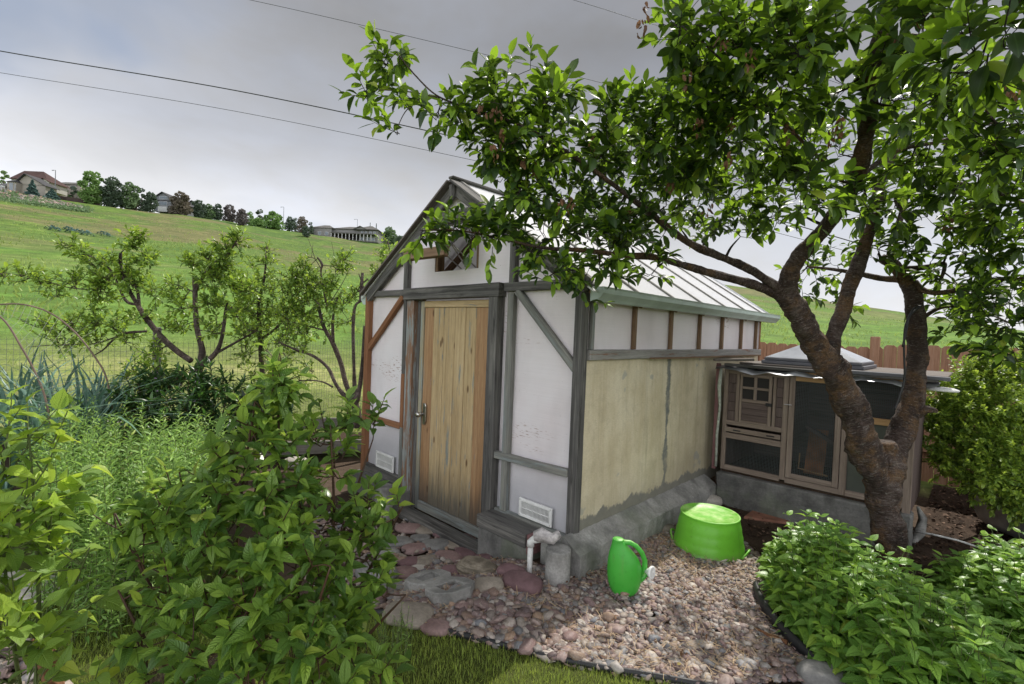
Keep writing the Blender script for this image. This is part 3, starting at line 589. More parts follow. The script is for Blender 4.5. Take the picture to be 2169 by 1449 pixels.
# side: plaster wall, clerestory, studs
MB().box(X1-.06, X1, YF+.03, YB, .18, 1.50).build('side_wall', M['plaster'], G)
MB().prism([(X1-.03, YF+.04, 1.56), (X1-.03, YB, 1.56), (X1-.03, YB, 2.02), (X1-.03, YF+.04, 2.02)], (.008, 0, 0)).build('clerestory_panel', M['panel'], G)
MB().beam((X1+.005, YF+.03, 1.54), (X1+.005, YB+.03, 1.54), .05, .075, jit=.002).build('sill_board', M['wood_band'], G, bevel=.004)
MB().beam((X1+.045, YF+.9, 1.505), (X1+.045, YB-.1, 1.505), .05, .012, jit=.002).build('sill_lip', M['wood_stud'], G)
for i, y in enumerate([2.93, 3.53, 4.18, 4.81, 5.4, 5.99, 6.51]):
    MB().beam((X1-.002, y, 1.58), (X1-.002, y, 2.0), .035, .03, (1, 0, 0), jit=.001).build('side_stud', M['wood_greygreen' if i == 0 else 'wood_stud'], G, bevel=.002)
MB().beam((X1-.07, 3.5, 1.98), (X1-.07, 3.08, 1.6), .05, .03, (1, 0, 0)).build('inner_brace', M['wood_stud'], G)
for y in (3.0,): MB().beam((X1-.08, y, .2), (X1-.08, y, 2.0), .09, .06, (1, 0, 0)).build('inner_stud', M['wood_stud'], G)
for x, z0, z1 in ((-2.12, .2, 1.98), (-4.96, .2, 1.98), (-3.9, 2.02, 2.62), (-3.18, 2.02, 2.62)): MB().beam((x, YF+.05, z0), (x, YF+.05, z1), .08, .05, (0, 1, 0)).build('inner_stud', M['wood_stud'], G)
# left and rear walls
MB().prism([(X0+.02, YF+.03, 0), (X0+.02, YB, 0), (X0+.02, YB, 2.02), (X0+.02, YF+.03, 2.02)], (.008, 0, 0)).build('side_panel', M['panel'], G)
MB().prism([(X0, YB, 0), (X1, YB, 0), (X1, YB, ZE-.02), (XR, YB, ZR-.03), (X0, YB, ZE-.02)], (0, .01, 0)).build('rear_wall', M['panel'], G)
MB().beam((X1-.02, YB+.03, 1.3), (X1-.02, YB+.03, 2.02), .05, .05, (0, 1, 0)).build('corner_post', M['wood_brown'], G)
# roof
for s in (-1, 1):
    a = Vector((XR, YF-.07, ZR+.012)); xe = XR+s*(X1-XR+.1); b = Vector((xe, YF-.07, ZR+.012-(abs(xe-XR))*SL)); nn = Vector((s*(ZR-ZE), 0, X1-XR)).normalized(); L = Vector((0, YB+.2-YF+.07, 0))
    MB().prism([a, b, b+L, a+L], nn*.01).build('roof_panel', M['roof_panel'], G)
    for i in range(8):
        y = [2.88, 3.47, 4.1, 4.7, 5.31, 5.91, 6.5, 6.8][i]
        MB().beam(Vector((a.x, y, a.z))+nn*.018, Vector((b.x, y, b.z))+nn*.018-(b-a)*.01, .028, .014, nn).build('roof_batten', M['board_grey' if i < 7 else 'sheet_metal'], G, bevel=.002)
    for y in (3.47, 4.1, 4.7, 5.31, 5.91):
        if s > 0 or y < 4: MB().beam(Vector((a.x+s*.03, y+.05, a.z))-nn*.05, Vector((b.x, y+.05, b.z))-nn*.05, .04, .07, nn).build('rafter', M['wood_stud'], G)
    MB().beam(b-nn*.01+Vector((-s*.03, .05, 0)), b+L-nn*.01+Vector((-s*.03, -.05, 0)), .07, .02, nn).build('eave_board', M['coop_tan'], G)
MB().beam((XR, YF-.09, ZR+.04), (XR, YB+.2, ZR+.04), .07, .02).build('ridge_cap', M['wood_grey'], G, bevel=.004)
def gutter(s, y0, y1):
    xo = XR+s*(X1-XR+.045); prof = [(0, 0), (.055, 0), (.07, .02), (.105, .055), (.105, .085), (.112, .1), (.1, .1), (.095, .06), (.055, .012), (.006, .012), (.006, .10), (0, .10)]
    o = MB().prism([(xo+s*a, y0, ZE-.115+b) for a, b in prof], (0, y1-y0, 0)).build('gutter', M['gutter'], G)
    MB().prism([(xo+s*a, y0-.004, ZE-.115+b) for a, b in [(0, 0), (.055, 0), (.075, .02), (.108, .055), (.108, .1), (0, .1)]], (0, .004, 0)).build('end_cap', M['gutter'], o)
    MB().prism([(xo+s*a, y1, ZE-.115+b) for a, b in [(0, 0), (.055, 0), (.075, .02), (.108, .055), (.108, .1), (0, .1)]], (0, .004, 0)).build('end_cap', M['gutter'], o)
gutter(1, YF-.02, 6.93); gutter(-1, YF-.04, 6.8)
# foundation, door block, sill
def lump(o, sub_=3, amp=.01, sc_=9.):
    o.modifiers.new('s', 'SUBSURF').subdivision_type = 'SIMPLE'; o.modifiers['s'].levels = o.modifiers['s'].render_levels = sub_
    t = bpy.data.textures.new('n', 'CLOUDS'); t.noise_scale = 1/sc_; d = o.modifiers.new('d', 'DISPLACE'); d.texture = t; d.texture_coords = 'GLOBAL'; d.strength = amp; d.mid_level = .5; return o
f = MB()
pr = [(X1-.02, -.08), (-1.885, -.08), (-1.882, .10), (-1.89, .172), (-1.905, .182), (X1+.004, .26), (X1-.02, .26)]; vs_ = []
for i in range(25): vs_ += [(x, 2.70+i*.1, z) for x, z in pr]
f.add(vs_, [(7*i+k, 7*i+(k+1) % 7, 7*i+7+(k+1) % 7, 7*i+7+k) for i in range(24) for k in range(7)]+[tuple(range(7))[::-1], tuple(24*7+k for k in range(7))])
f.prism([(-2.235, 2.698, -.08), (X1-.021, 2.698, -.08), (X1-.021, 2.698, .185), (-2.235, 2.698, .205)], (0, .14, 0))
lump(f.build('foundation', M['concrete'], G), 3, .02)
lump(MB().box(-2.86, -2.30, 2.64, 2.84, -.3, .10).build('door_block', M['concrete_dark'], G, bevel=.008), 3, .012)
MB().beam((-2.865, 2.72, .15), (-2.33, 2.72, .15), .19, .10, jit=.002).build('sleeper', M['wood_grey'], G, bevel=.006)
MB().box(-2.33, -2.285, 2.64, 2.80, .05, .20).build('sleeper_end', M['red_paint'], G, bevel=.006)
lump(MB().box(-5.1, -4.1, 2.72, 2.84, -.3, .02).build('footing', M['concrete_dark'], G, bevel=.01), 3, .012)
MB().beam((-4.2, 2.74, -.165), (-2.86, 2.74, -.165), .16, .07, jit=.003).build('threshold', M['wood_grey'], G, bevel=.006)
# ------------------------------------------------------------ chicken coop
YC = 5.1
K = thing('chicken_coop', 'low weathered chicken coop with wire mesh doors and a small four-paned hatch', 'coop', (-1.1, YC, 0))
lump(MB().box(-1.885, -.33, YC-.06, YC+.1, -.1, .33).build('concrete_base', M['concrete_dark'], K, bevel=.012), 4, .025)
def cb(x0, x1, z0, z1, nm='frame', m='coop_wood', y=YC, t=.035, par=None):
    o = MB()
    if x1-x0 > z1-z0: o.beam((x0, y, (z0+z1)/2), (x1, y, (z0+z1)/2), z1-z0, t, (0, 1, 0))
    else: o.beam(((x0+x1)/2, y, z0), ((x0+x1)/2, y, z1), x1-x0, t, (0, 1, 0))
    return o.build(nm, M[m], par or K, bevel=.003)
def grid(nm, x0, x1, z0, z1, step, par, y=YC, r=.0011, m='wire_dark'):
    o = MB(); x = x0
    while x < x1: o.beam((x, y, z0), (x, y, z1), r*2, r*2, (0, 1, 0)); x += step
    z = z0
    while z < z1: o.beam((x0, y+.001, z), (x1, y+.001, z), r*2, r*2, (0, 1, 0)); z += step
    return o.build(nm, M[m], par)
cb(-1.865, -1.825, .36, 1.40, 'post'); cb(-1.315, -1.268, .38, 1.40, 'post'); cb(-.84, -.79, .36, 1.42, 'post'); cb(-.40, -.345, .30, 1.42, 'post')
cb(-1.825, -1.315, 1.345, 1.39, 'rail'); cb(-1.825, -1.315, .825, .87, 'rail'); cb(-1.825, -1.315, .685, .74, 'rail'); cb(-1.825, -1.315, .36, .41, 'rail'); cb(-1.268, -.84, .36, .41, 'rail'); cb(-.79, -.4, .36, .41, 'rail')
cb(-.79, -.4, 1.02, 1.075, 'rail', 'coop_tan'); cb(-1.268, -.4, 1.385, 1.42, 'rail', 'coop_tan', t=.04)
for x0, x1 in ((-1.825, -1.745), (-1.378, -1.315)):
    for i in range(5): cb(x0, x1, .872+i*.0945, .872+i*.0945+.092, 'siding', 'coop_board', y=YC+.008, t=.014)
cb(-1.745, -1.713, .87, 1.345, 'post'); cb(-1.405, -1.378, .87, 1.345, 'post')
# hatch door
H = cb(-1.705, -1.683, .865, 1.35, 'hatch', 'coop_wood', y=YC-.02, t=.02)
for a in ((-1.44, -1.412, .865, 1.35), (-1.683, -1.44, 1.325, 1.35), (-1.683, -1.44, 1.075, 1.105), (-1.683, -1.44, .865, .89), (-1.683, -1.44, 1.205, 1.228)): cb(*a, nm='hatch_frame', y=YC-.02, t=.02, par=H)
cb(-1.575, -1.548, 1.105, 1.325, 'hatch_frame', y=YC-.021, t=.018, par=H)
MB().box(-1.683, -1.44, YC-.014, YC-.010, 1.105, 1.325).build('pane', M['void'], H)
for i in range(3): cb(-1.683, -1.44, .892+i*.061, .951+i*.061, 'siding', 'coop_board', y=YC-.014, t=.012, par=H)
MB().box(-1.46, -1.405, YC-.045, YC-.028, 1.06, 1.09).build('latch', M['black'], H, bevel=.004)
TR = cb(-1.835, -1.32, .755, .80, 'tray', 'coop_wood', y=YC-.02, t=.02)
for x in (-1.75, -1.44): MB().box(x, x+.07, YC-.034, YC-.029, .77, .783).build('slot', M['void'], TR)
grid('wire_mesh', -1.825, -1.315, .41, .685, .0135, K, YC+.012)
# mesh door
DD = cb(-1.262, -1.215, .415, 1.375, 'mesh_door', 'coop_wood', y=YC-.018, t=.022)
for a, m in (((-.89, -.845, .415, 1.375), 'coop_wood'), ((-1.215, -.89, .415, .46), 'coop_wood'), ((-1.215, -.89, 1.33, 1.375), 'coop_tan')): cb(*a, nm='door_frame', m=m, y=YC-.018, t=.022, par=DD)
grid('wire_mesh', -1.215, -.89, .46, 1.33, .0135, DD, YC-.012)
o = MB(); o.tube([(-1.30, YC-.03, 1.10), (-1.235, YC-.035, 1.10)], .005, 6); o.build('hook', M['metal'], DD)
grid('wire_mesh', -.79, -.4, 1.075, 1.385, .0135, K, YC+.008)
MB().box(-.79, -.4, YC+.012, YC+.016, .41, 1.02).build('side_pane', m_simple('dull_glass', (.065, .07, .06), .3, .4), K)
# shell, interior
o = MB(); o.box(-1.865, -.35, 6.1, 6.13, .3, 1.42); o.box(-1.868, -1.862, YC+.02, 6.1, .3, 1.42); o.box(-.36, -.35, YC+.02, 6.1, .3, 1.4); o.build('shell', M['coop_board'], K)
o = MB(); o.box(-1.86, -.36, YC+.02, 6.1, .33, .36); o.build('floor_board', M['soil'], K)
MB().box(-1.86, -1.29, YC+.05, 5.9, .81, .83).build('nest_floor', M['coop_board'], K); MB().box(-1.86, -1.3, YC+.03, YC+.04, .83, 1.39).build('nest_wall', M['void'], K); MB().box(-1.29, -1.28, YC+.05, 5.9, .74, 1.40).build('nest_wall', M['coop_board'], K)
MB().beam((-1.14, 5.75, .80), (-1.09, 5.35, .43), .16, .02).build('ramp', M['tan_wood_in'], K); MB().tube([(-1.2, 5.3, .62), (-1.19, 5.22, .49), (-.95, 5.22, .47)], .008, 6).build('perch', M['coop_tan'], K)
MB().beam((-1.2, 5.5, .86), (-.86, 5.5, .68), .07, .03).build('perch', M['coop_board'], K)
# roof layers
o = MB(); n = 24; v = []; 
for i in range(n+1):
    x = -1.93+i*(1.72/n); zz = 1.405+.010*math.sin(i*.8)+.008*math.sin(i*1.9+1)
    v += [(x, YC-.11+.012*math.sin(i*1.3), zz-.028+.012*math.sin(i*1.1)), (x, YC-.06, zz), (x, YC+.12, zz+.006)]
MB().add(v, [(3*i+k, 3*i+3+k, 3*i+4+k, 3*i+1+k) for i in range(n) for k in (0, 1)]).build('metal_edge', M['sheet_metal'], K, True)
MB().beam((-1.86, YC-.01, 1.432), (-.22, YC-.01, 1.43), .10, .028).build('roof_board', M['wood_grey'], K, bevel=.004)
MB().box(-1.75, -.17, YC+.05, 6.2, 1.446, 1.465).build('roof_deck', M['deck_old'], K, bevel=.004)
MB().beam((-.95, YC-.03, 1.452), (-.15, YC-.03, 1.450), .07, .03).build('roof_board', M['lid_frame'], K, bevel=.004)
p = ony(1995, 826, YC); 
lid = MB().box(-1.56, -.72, YC+.10, 5.95, 1.468, 1.50).build('skylight', M['lid_frame'], K, bevel=.005)
MB().box(-1.54, -.74, YC+.12, 5.93, 1.502, 1.53).build('lid_frame', M['lid_frame'], lid, bevel=.005)
a = [(-1.53, YC+.13, 1.532), (-.75, YC+.13, 1.532), (-.75, 5.92, 1.532), (-1.53, 5.92, 1.532)]; ap = (-1.14, 5.52, 1.735)
MB().add(a+[ap], [(0, 1, 4), (1, 2, 4), (2, 3, 4), (3, 0, 4)]).build('dome', M['lid_glass'], lid)
ob = tag(MB().beam((-1.95, 5.0, 1.475), (-1.62, 5.16, 1.50), .13, .025, jit=.002).build('board', M['deck_old'], bevel=.004), 'short weathered board laid across the gap between coop roof and greenhouse wall', 'board')
tag(MB().lathe([(0, 0), (.10, .002), (.108, .015), (.10, .02), (.07, .03), (0, .035)], p+Vector((0, -.02, -.01)), 24, sy=.8).build('plate', M['white_plastic'], smooth=True), 'round white plastic plate on the far corner of the coop roof', 'plate')
o = MB(); o.tube([(-1.895, YC-.05, .38), (-1.905, YC-.045, .7), (-1.885, YC-.05, 1.0), (-1.905, YC-.045, 1.2), (-1.89, YC-.05, 1.40)], .017, 8, .45, seed=2); o.build('foam_strip', M['foam'], K, True)
MB().beam((-1.925, YC-.03, .35), (-1.925, YC-.03, 1.44), .035, .03, (0, 1, 0), jit=.004).build('trim_board', M['red_paint'], K)
tag(MB().tube([onz(1945, 1075, .3), onz(1955, 1100, .15), onz(1948, 1130, .05), onz(1935, 1150, .02)], [.012, .035, .035, .02], 8, .6, seed=3).build('rag', M['concrete'], smooth=True), 'crumpled pale rag at the foot of the coop corner behind the tree trunk', 'rag')
# ------------------------------------------------------------ things in the yard
zy = lambda p: yard(p.x, p.y)
def on(px, py):
    z = 0.
    for _ in range(4): p = onz(px, py, z); z = yard(p.x, p.y)
    return p
def rock(px, py, wpx, hpx, kind, label=None, group=None, flat=.5, rotz=None, name='rock', cat='rock', sub_=2, sharp=.25, seed=None, lift=0.):
    p = on(px, py+hpx*.35); dep = (p-Vector((0, 0, EYE))).length*.86; w = wpx*dep/F/2
    import bmesh
    bm = bmesh.new(); bmesh.ops.create_icosphere(bm, subdivisions=3, radius=1.)
    sd = Vector((px*.1, py*.1, 0)); fl = flat*w
    for v in bm.verts:
        n = noise.noise(v.co*1.3+sd); c = v.co*(1+sharp*n+.06*noise.noise(v.co*4+sd))
        c = Vector([math.copysign(abs(a)**.8, a) for a in c]); v.co = Vector((c.x*w, c.y*w*.72, c.z*fl+fl*.55))
    me = bpy.data.meshes.new(name); bm.to_mesh(me); bm.free(); me.polygons.foreach_set('use_smooth', [True]*len(me.polygons))
    o = bpy.data.objects.new(name, me); COL.objects.link(o); o.location = p+Vector((0, 0, lift+.012)); o.rotation_euler = (0, 0, R(44)+(rotz if rotz is not None else random.uniform(-.5, .5)))
    me.materials.append(ROCK[kind]); return tag(o, label, cat, group)
rock(1011, 1200, 88, 46, 'banded', 'angular tan stone with dark layered bands by the door block', rotz=-.4, flat=.42)
rock(1106, 1233, 92, 44, 'purple', 'long smooth purple boulder lying in front of the white pipe', rotz=-.45, flat=.4, sharp=.12)
rock(1082, 1212, 60, 30, 'purple', 'dark purple stone tucked behind the long purple boulder', rotz=-.2)
rock(959, 1211, 56, 38, 'purple', 'rounded purple cobble left of the banded stone', flat=.5, sharp=.15)
rock(968, 1233, 46, 28, 'purple', 'middle purple cobble between two others above the eight-shaped block', flat=.5, sharp=.15)
rock(982, 1254, 46, 28, 'pink', 'reddish cobble at the right shoulder of the eight-shaped block', flat=.5, sharp=.15)
rock(1034, 1240, 72, 42, 'tan', 'greyish tan pointed stone left of the long purple boulder', flat=.45)
rock(906, 1228, 56, 40, 'grey', 'rounded grey stone above the eight-shaped block', flat=.5, sharp=.15)
rock(866, 1292, 112, 62, 'tan', 'broad flat tan slab at the black lawn edging', flat=.25, rotz=-.2, sharp=.15)
rock(923, 1326, 66, 36, 'pink', 'pinkish flat stone against the black lawn edging', flat=.3, sharp=.12)
rock(972, 1343, 22, 16, 'pale', 'small white pebble beside the pink stone at the edging', flat=.7, sharp=.1)
rock(1742, 1434, 84, 50, 'grey', 'large grey granite block beside the black edging of the mint bed', flat=.5, rotz=-.1)
rock(1407, 1116, 46, 26, 'tan', 'flat brownish stone behind the lime tub at the foundation', flat=.35)
rock(1500, 1060, 56, 30, 'pale', 'pale sunlit rock in the corner behind the lime tub', flat=.5)
rock(800, 1212, 90, 44, 'grey', 'large grey river stone half hidden by the shrub', flat=.4)
rock(785, 1262, 80, 44, 'pink', 'pink river stone half hidden by the shrub', flat=.4)
rock(822, 1170, 50, 26, 'grey', 'small grey stone beside the path under the shrub tips', flat=.4)
rock(625, 980, 52, 26, 'pale', 'pale rock in front of the grey raised bed board', flat=.5)
rock(215, 915, 60, 30, 'pale', 'pale slab rock between the weeds and the leek bed', flat=.5, lift=.08)
for px, py, w, k in [(880, 1158, 46, 'pink'), (925, 1150, 52, 'grey'), (868, 1188, 40, 'purple'), (905, 1185, 44, 'tan'), (950, 1176, 50, 'pink'), (990, 1170, 46, 'purple'), (1000, 1150, 40, 'grey'), (845, 1145, 46, 'grey'), (852, 1210, 50, 'pink'),
                     (905, 1120, 44, 'tan'), (945, 1128, 44, 'purple'), (868, 1116, 46, 'pink'), (985, 1138, 38, 'pink'), (835, 1180, 40, 'tan'), (960, 1153, 40, 'tan'), (838, 1240, 46, 'grey'), (925, 1172, 30, 'blue'), (875, 1232, 36, 'purple'), (1022, 1180, 32, 'purple'), (890, 1205, 34, 'pale'),
                     (890, 1138, 34, 'grey'), (812, 1140, 42, 'pink'), (1010, 1165, 30, 'blue'), (1035, 1195, 30, 'pink')]:
    rock(px, py, w*1.38, w*.6, k, 'flat cobble set into the paved strip in front of the door', 'cobbles in front of the greenhouse door', flat=.22, sharp=.2, name='cobble', cat='stone', lift=.0)
for px, py, w in [(40, 1228, 120), (130, 1240, 110), (205, 1226, 90), (280, 1214, 80), (350, 1196, 70)]:
    rock(px, py, w, w*.4, 'pale', 'sunlit pale flagstone of the path behind the left shrubs', 'flagstones of the path', flat=.12, name='flagstone', cat='stone', sharp=.12)
# eight-shaped paver: two octagon rings
def paver():
    c1 = on(905, 1247); c2 = on(953, 1268); z = -.0; ax = (c2-c1).normalized(); ay = Vector((-ax.y, ax.x, 0)); d = (c2-c1).length/2; c = (c1+c2)/2; c.z = yard(c.x, c.y)
    import bmesh
    o_ = []; r = d*1.08
    def P(u, v, zz): return c+ax*u+ay*v+Vector((0, 0, zz))
    out = [(-d+r*math.cos(a), r*math.sin(a)) for a in [R(90+22.5+45*i) for i in range(5)] ]
    out = [(-d*.28, r*.66)]+[(-d+r*.95*math.cos(R(k)), r*.95*math.sin(R(k))) for k in (67, 112, 157, 202, 247, 292)]+[(-d*.0, -r*.60)]+[(d+r*.95*math.cos(R(k)), r*.95*math.sin(R(k))) for k in (247, 292, 337, 22, 67, 112)]+[(0, r*.6)]
    out = out[1:]
    h = .078; mb = MB(); q = r*.42
    holes = [[(s*d+a*q, b*q) for a, b in ((-1, -1), (1, -1), (1, 1), (-1, 1))] for s in (-1, 1)]
    bm = bmesh.new(); ov = [bm.verts.new(P(u, v, h)) for u, v in out]; es = [bm.edges.new((ov[i], ov[(i+1) % len(ov)])) for i in range(len(ov))]
    for hq in holes:
        hv = [bm.verts.new(P(u, v, h)) for u, v in hq]; es += [bm.edges.new((hv[i], hv[(i+1) % 4])) for i in range(4)]
    bmesh.ops.triangle_fill(bm, use_beauty=True, use_dissolve=False, edges=es)
    ex = bmesh.ops.extrude_face_region(bm, geom=bm.faces[:])
    for v in ex['geom']:
        if isinstance(v, bmesh.types.BMVert): v.co.z -= h+.02
    me = bpy.data.meshes.new('paver'); bm.to_mesh(me); bm.free(); me.materials.append(M['concrete_pale'])
    o = bpy.data.objects.new('paver', me); COL.objects.link(o); b = o.modifiers.new('b', 'BEVEL'); b.width = .006; b.limit_method = 'ANGLE'; tag(o, 'grey concrete paver shaped like an eight with two square holes', 'paver')
paver()
# concrete stubs, pvc pipe, rag
def stub(px, py, h, r, label):
    p = on(px, py); o = MB().lathe([(0, -.05), (r, -.05), (r, h-.006), (r-.004, h), (r*.55, h+.004), (r*.2, h+.001), (0, h)], p, 32).build('concrete_post', M['concrete_pale'], smooth=True); e = o.modifiers.new('e', 'EDGE_SPLIT'); return tag(o, label, 'post')
stub(1180, 1234, .235, .085, 'round concrete stub post at the greenhouse corner beside the white pipe'); stub(812, 1100, .33, .088, 'round concrete stub post below the small left vent')
a = on(1121, 1222); o = MB(); t = Vector((a.x, a.y, .245)); o.tube([a+Vector((0, 0, -.05)), t], .019, 14); o.tube([t+Vector((0, 0, -.03)), t+Vector((0, 0, .0)), t+Vector((.012, .012, .016)), t+Vector((.1, .10, .03))], [.026, .026, .026, .02], 14)
tag(o.build('drain_pipe', M['pvc'], smooth=True), 'white plastic pipe elbow running down the door block to the gravel', 'pipe')
o = MB(); o.tube([t+Vector((.015, .02, .035)), t+Vector((.06, .05, .05)), t+Vector((.12, .09, .045)), t+Vector((.15, .13, .07))], [.028, .04, .035, .02], 12, .7, seed=4); tag(o.build('rag', M['rag'], smooth=True), 'crumpled plastic wrap taped over the end of the white pipe', 'rag')
# lime tub, upside down
c = on(1500, 1162); prof = [(.270, .005), (.277, .0), (.281, .012), (.271, .02)]
for i in range(1, 12): t = i/11; prof.append((.270-.048*t+(.003 if i in (2, 5, 8) else 0), .02+.255*t))
prof += [(.224, .280), (.227, .287), (.223, .293), (.213, .291), (.206, .284), (.1, .281), (0, .283)]
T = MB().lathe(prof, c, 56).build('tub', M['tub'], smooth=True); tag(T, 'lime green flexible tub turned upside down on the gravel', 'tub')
for a0 in (R(8), R(188)):
    p = []
    for k in range(9): a = a0+R(-16+4*k); rr = .272+.028*math.sin(math.pi*k/8); p.append(c+Vector((rr*math.cos(a), rr*math.sin(a), .02+.055*math.sin(math.pi*k/8))))
    MB().tube(p, .008, 8).build('handle', M['tub'], T, True)
# watering can: flattened oval body with a hole grip, short spout and white rose
b0 = on(1322, 1266); ax = Vector((_dX[0], _dY[0], 0)).normalized(); ay = Vector((-ax.y, ax.x, 0))
def cp(u, v, w): return b0+(ax*u+ay*v+Vector((0, 0, w)))*1.1
rows = [(.0, .050, .045, .0), (.0, .058, .05, .010), (-.002, .082, .062, .05), (-.003, .098, .07, .10), (-.004, .104, .07, .15), (-.008, .100, .066, .20), (-.018, .086, .058, .245), (-.032, .064, .048, .285), (-.045, .042, .036, .315), (-.05, .034, .033, .335), (-.05, .036, .035, .342)]
vs = []; fs = []; sg = 28
for u, a, b, w in rows:
    for k in range(sg):
        t = 2*math.pi*k/sg; vs.append(cp(u+a*math.cos(t), b*math.sin(t), w))
for i in range(len(rows)-1):
    for k in range(sg): k2 = (k+1) % sg; fs.append((i*sg+k, i*sg+k2, (i+1)*sg+k2, (i+1)*sg+k))
fs += [tuple(range(sg))[::-1], tuple((len(rows)-1)*sg+k for k in range(sg))]
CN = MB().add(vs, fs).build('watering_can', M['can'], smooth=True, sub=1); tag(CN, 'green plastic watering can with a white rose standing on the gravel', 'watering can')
MB().tube([cp(-.04, 0, .315), cp(-.015, 0, .328), cp(.02, 0, .328), cp(.058, 0, .308), cp(.092, 0, .27), cp(.112, 0, .225), cp(.112, 0, .18), cp(.092, 0, .14)], [.02, .018, .016, .015, .015, .016, .018, .018], 12).build('handle', M['can'], CN, True)
MB().tube([cp(-.05, 0, .33), cp(-.05, 0, .346), cp(-.05, 0, .35)], [.037, .037, .032], 16).build('filler_neck', M['can'], CN, True)
MB().tube([cp(.075, 0, .10), cp(.10, -.01, .125), cp(.125, -.015, .16)], [.022, .016, .014], 12).build('spout', M['can'], CN, True)
q = Matrix.Rotation(R(60), 3, 'Y')@Matrix.Rotation(R(0), 3, 'Z'); dr = (ax*.75-ay*.7+Vector((0, 0, .12))).normalized()
MB().lathe([(.013, -.02), (.02, .0), (.04, .02), (.042, .03), (.03, .034), (.026, .030), (.012, .036), (0, .036)], cp(.128, -.017, .168), 24, rot=dr.to_track_quat('Z', 'Y').to_matrix()).build('rose', M['white_plastic'], CN, True)
# terracotta slab, stray timber, stakes
p0 = [onz(a, b, .03) for a, b in [(1575, 1094), (1668, 1106), (1690, 1082), (1607, 1070)]]; tag(MB().prism(p0, (0, 0, -.03)).build('slab', M['terracotta'], bevel=.004), 'reddish clay slab lying on the soil before the coop', 'slab')
tag(MB().beam(onz(1590, 1330, .02), onz(1668, 1362, .02), .022, .018, jit=.002).build('stick', M['wood_brown']), 'short broken stick lying on the gravel near the mint', 'stick')
a = ad(85, 1348, 1.75); b = ad(118, 1460, 1.7); tag(MB().beam(a, b, .05, .022, (0, 0, 1), jit=.001).build('wooden_stake', M['wood_brown'], bevel=.003), 'leaning brown wooden stake at the foot of the left shrub', 'stake')
# black edging strips
def edging(name, pts, h, r, label):
    P, _ = catmull([(Vector((p.x, p.y, 0)), 0) for p in pts], 6)
    for p in P: p.z = yard(p.x, p.y)+h
    o = MB().tube(P, r, 8, .12, ell=1.5); P2 = [p+Vector((0, 0, -.03)) for p in P]; o.tube(P2, r*.7, 6); tag(o.build(name, M['black_plastic'], smooth=True), label, 'edging')
edging('lawn_edging', EDGE, .022, .014, 'black plastic edging curving between lawn and gravel')
edging('bed_edging', [onz(a, b) for a, b in [(1600, 1255), (1612, 1290), (1640, 1330), (1680, 1375), (1730, 1420), (1790, 1460), (1900, 1520)]], .05, .022, 'black plastic edging around the mint bed')
tag(MB().tube([onz(1930, 1125, .1), onz(1975, 1132, .14), onz(2030, 1145, .13), onz(2110, 1172, .12), onz(2169, 1208, .12), onz(2300, 1260, .1)], .008, 8).build('hose', M['pvc'], smooth=True), 'thin pale hose curving along the back of the mint bed', 'hose')
# ------------------------------------------------------------ gravel
import bmesh
def pebble_tpl():
    out = []
    for k in range(6):
        bm = bmesh.new(); bmesh.ops.create_icosphere(bm, subdivisions=2, radius=1.); sd = Vector((k*7.3, 1, 2))
        for v in bm.verts: v.co *= 1+.48*noise.noise(v.co*1.15+sd)+.18*noise.noise(v.co*3+sd)
        V = np.array([v.co[:] for v in bm.verts]); Fc = np.array([[v.index for v in f.verts] for f in bm.faces]); bm.free(); out.append((V, Fc))
    return out
PT = pebble_tpl()
def pebbles(name, poly, n, smin, smax, label, near=None):
    Vs = []; Fs = []; Ex = []; off = 0; x0 = min(p[0] for p in poly); x1 = max(p[0] for p in poly); y0 = min(p[1] for p in poly); y1 = max(p[1] for p in poly); k = 0
    ed = np.array([p.xy[:] for p in EDGE]); got = []
    while k < n:
        x = random.uniform(x0, x1); y = random.uniform(y0, y1)
        if not inpoly(x, y, poly): continue
        big = random.random() < .28*sm(2.6, 1.6, y)+.06
        s = random.uniform(smin, smax)*(random.uniform(1.25, 1.75) if big else 1)*(1+.35*sm(3.2, 2.0, y)); V, Fc = PT[random.randrange(6)]
        e = rng.uniform(.65, 1.25, 3)*s; e[2] *= .5; Mx = np.array(Matrix.Rotation(random.uniform(0, 6.3), 3, 'Z')@Matrix.Rotation(rng.normal()*.35, 3, 'X'))
        hump = .03*noise.noise(Vector((x*2.3, y*2.3, 0)))+.012
        Vs.append((V*e)@Mx.T+np.array([x, y, yard(x, y)+max(0, hump)+random.uniform(-.2, .75)*s])); Fs.append(Fc+off); off += len(V); Ex.append(np.tile([[random.random(), random.random(), 0]], (len(V), 1))); k += 1
    V = np.concatenate(Vs); Fc = np.concatenate(Fs)
    o = np_mesh(name, V, Fc.ravel().astype(np.int32), np.full(len(Fc), 3), M['pebble'], None, {'ex': np.concatenate(Ex)}); tag(o, label, 'gravel', kind='stuff')
GV = [p.xy[:] for p in EDGE[2:10]]+[(-.45, 2.85), (-.83, 3.28), (-.98, 3.6), (-1.05, 4.0), (-1.4, 4.3), (-1.9, 4.6), (-1.9, 2.72), (-2.3, 2.62), (-2.6, 2.5), (-3.0, 2.35), (-3.0, 1.95)]
pebbles('gravel', GV, 17500, .0075, .0205, 'river gravel of pink, tan and grey pebbles')
pebbles('path_gravel', [(-2.6, 2.5), (-2.9, 2.62), (-4.3, 2.7), (-4.6, 2.5), (-4.5, 1.7), (-3.4, 1.5), (-2.4, 1.62)], 800, .010, .022, 'small gravel between the cobbles before the door')
pebbles('shrub_gravel', [(-4.6, -.6), (-1.9, -.3), (-1.9, .25), (-2.8, .3), (-4.6, -.15)], 1100, .012, .024, 'pinkish gravel under the left shrubs')
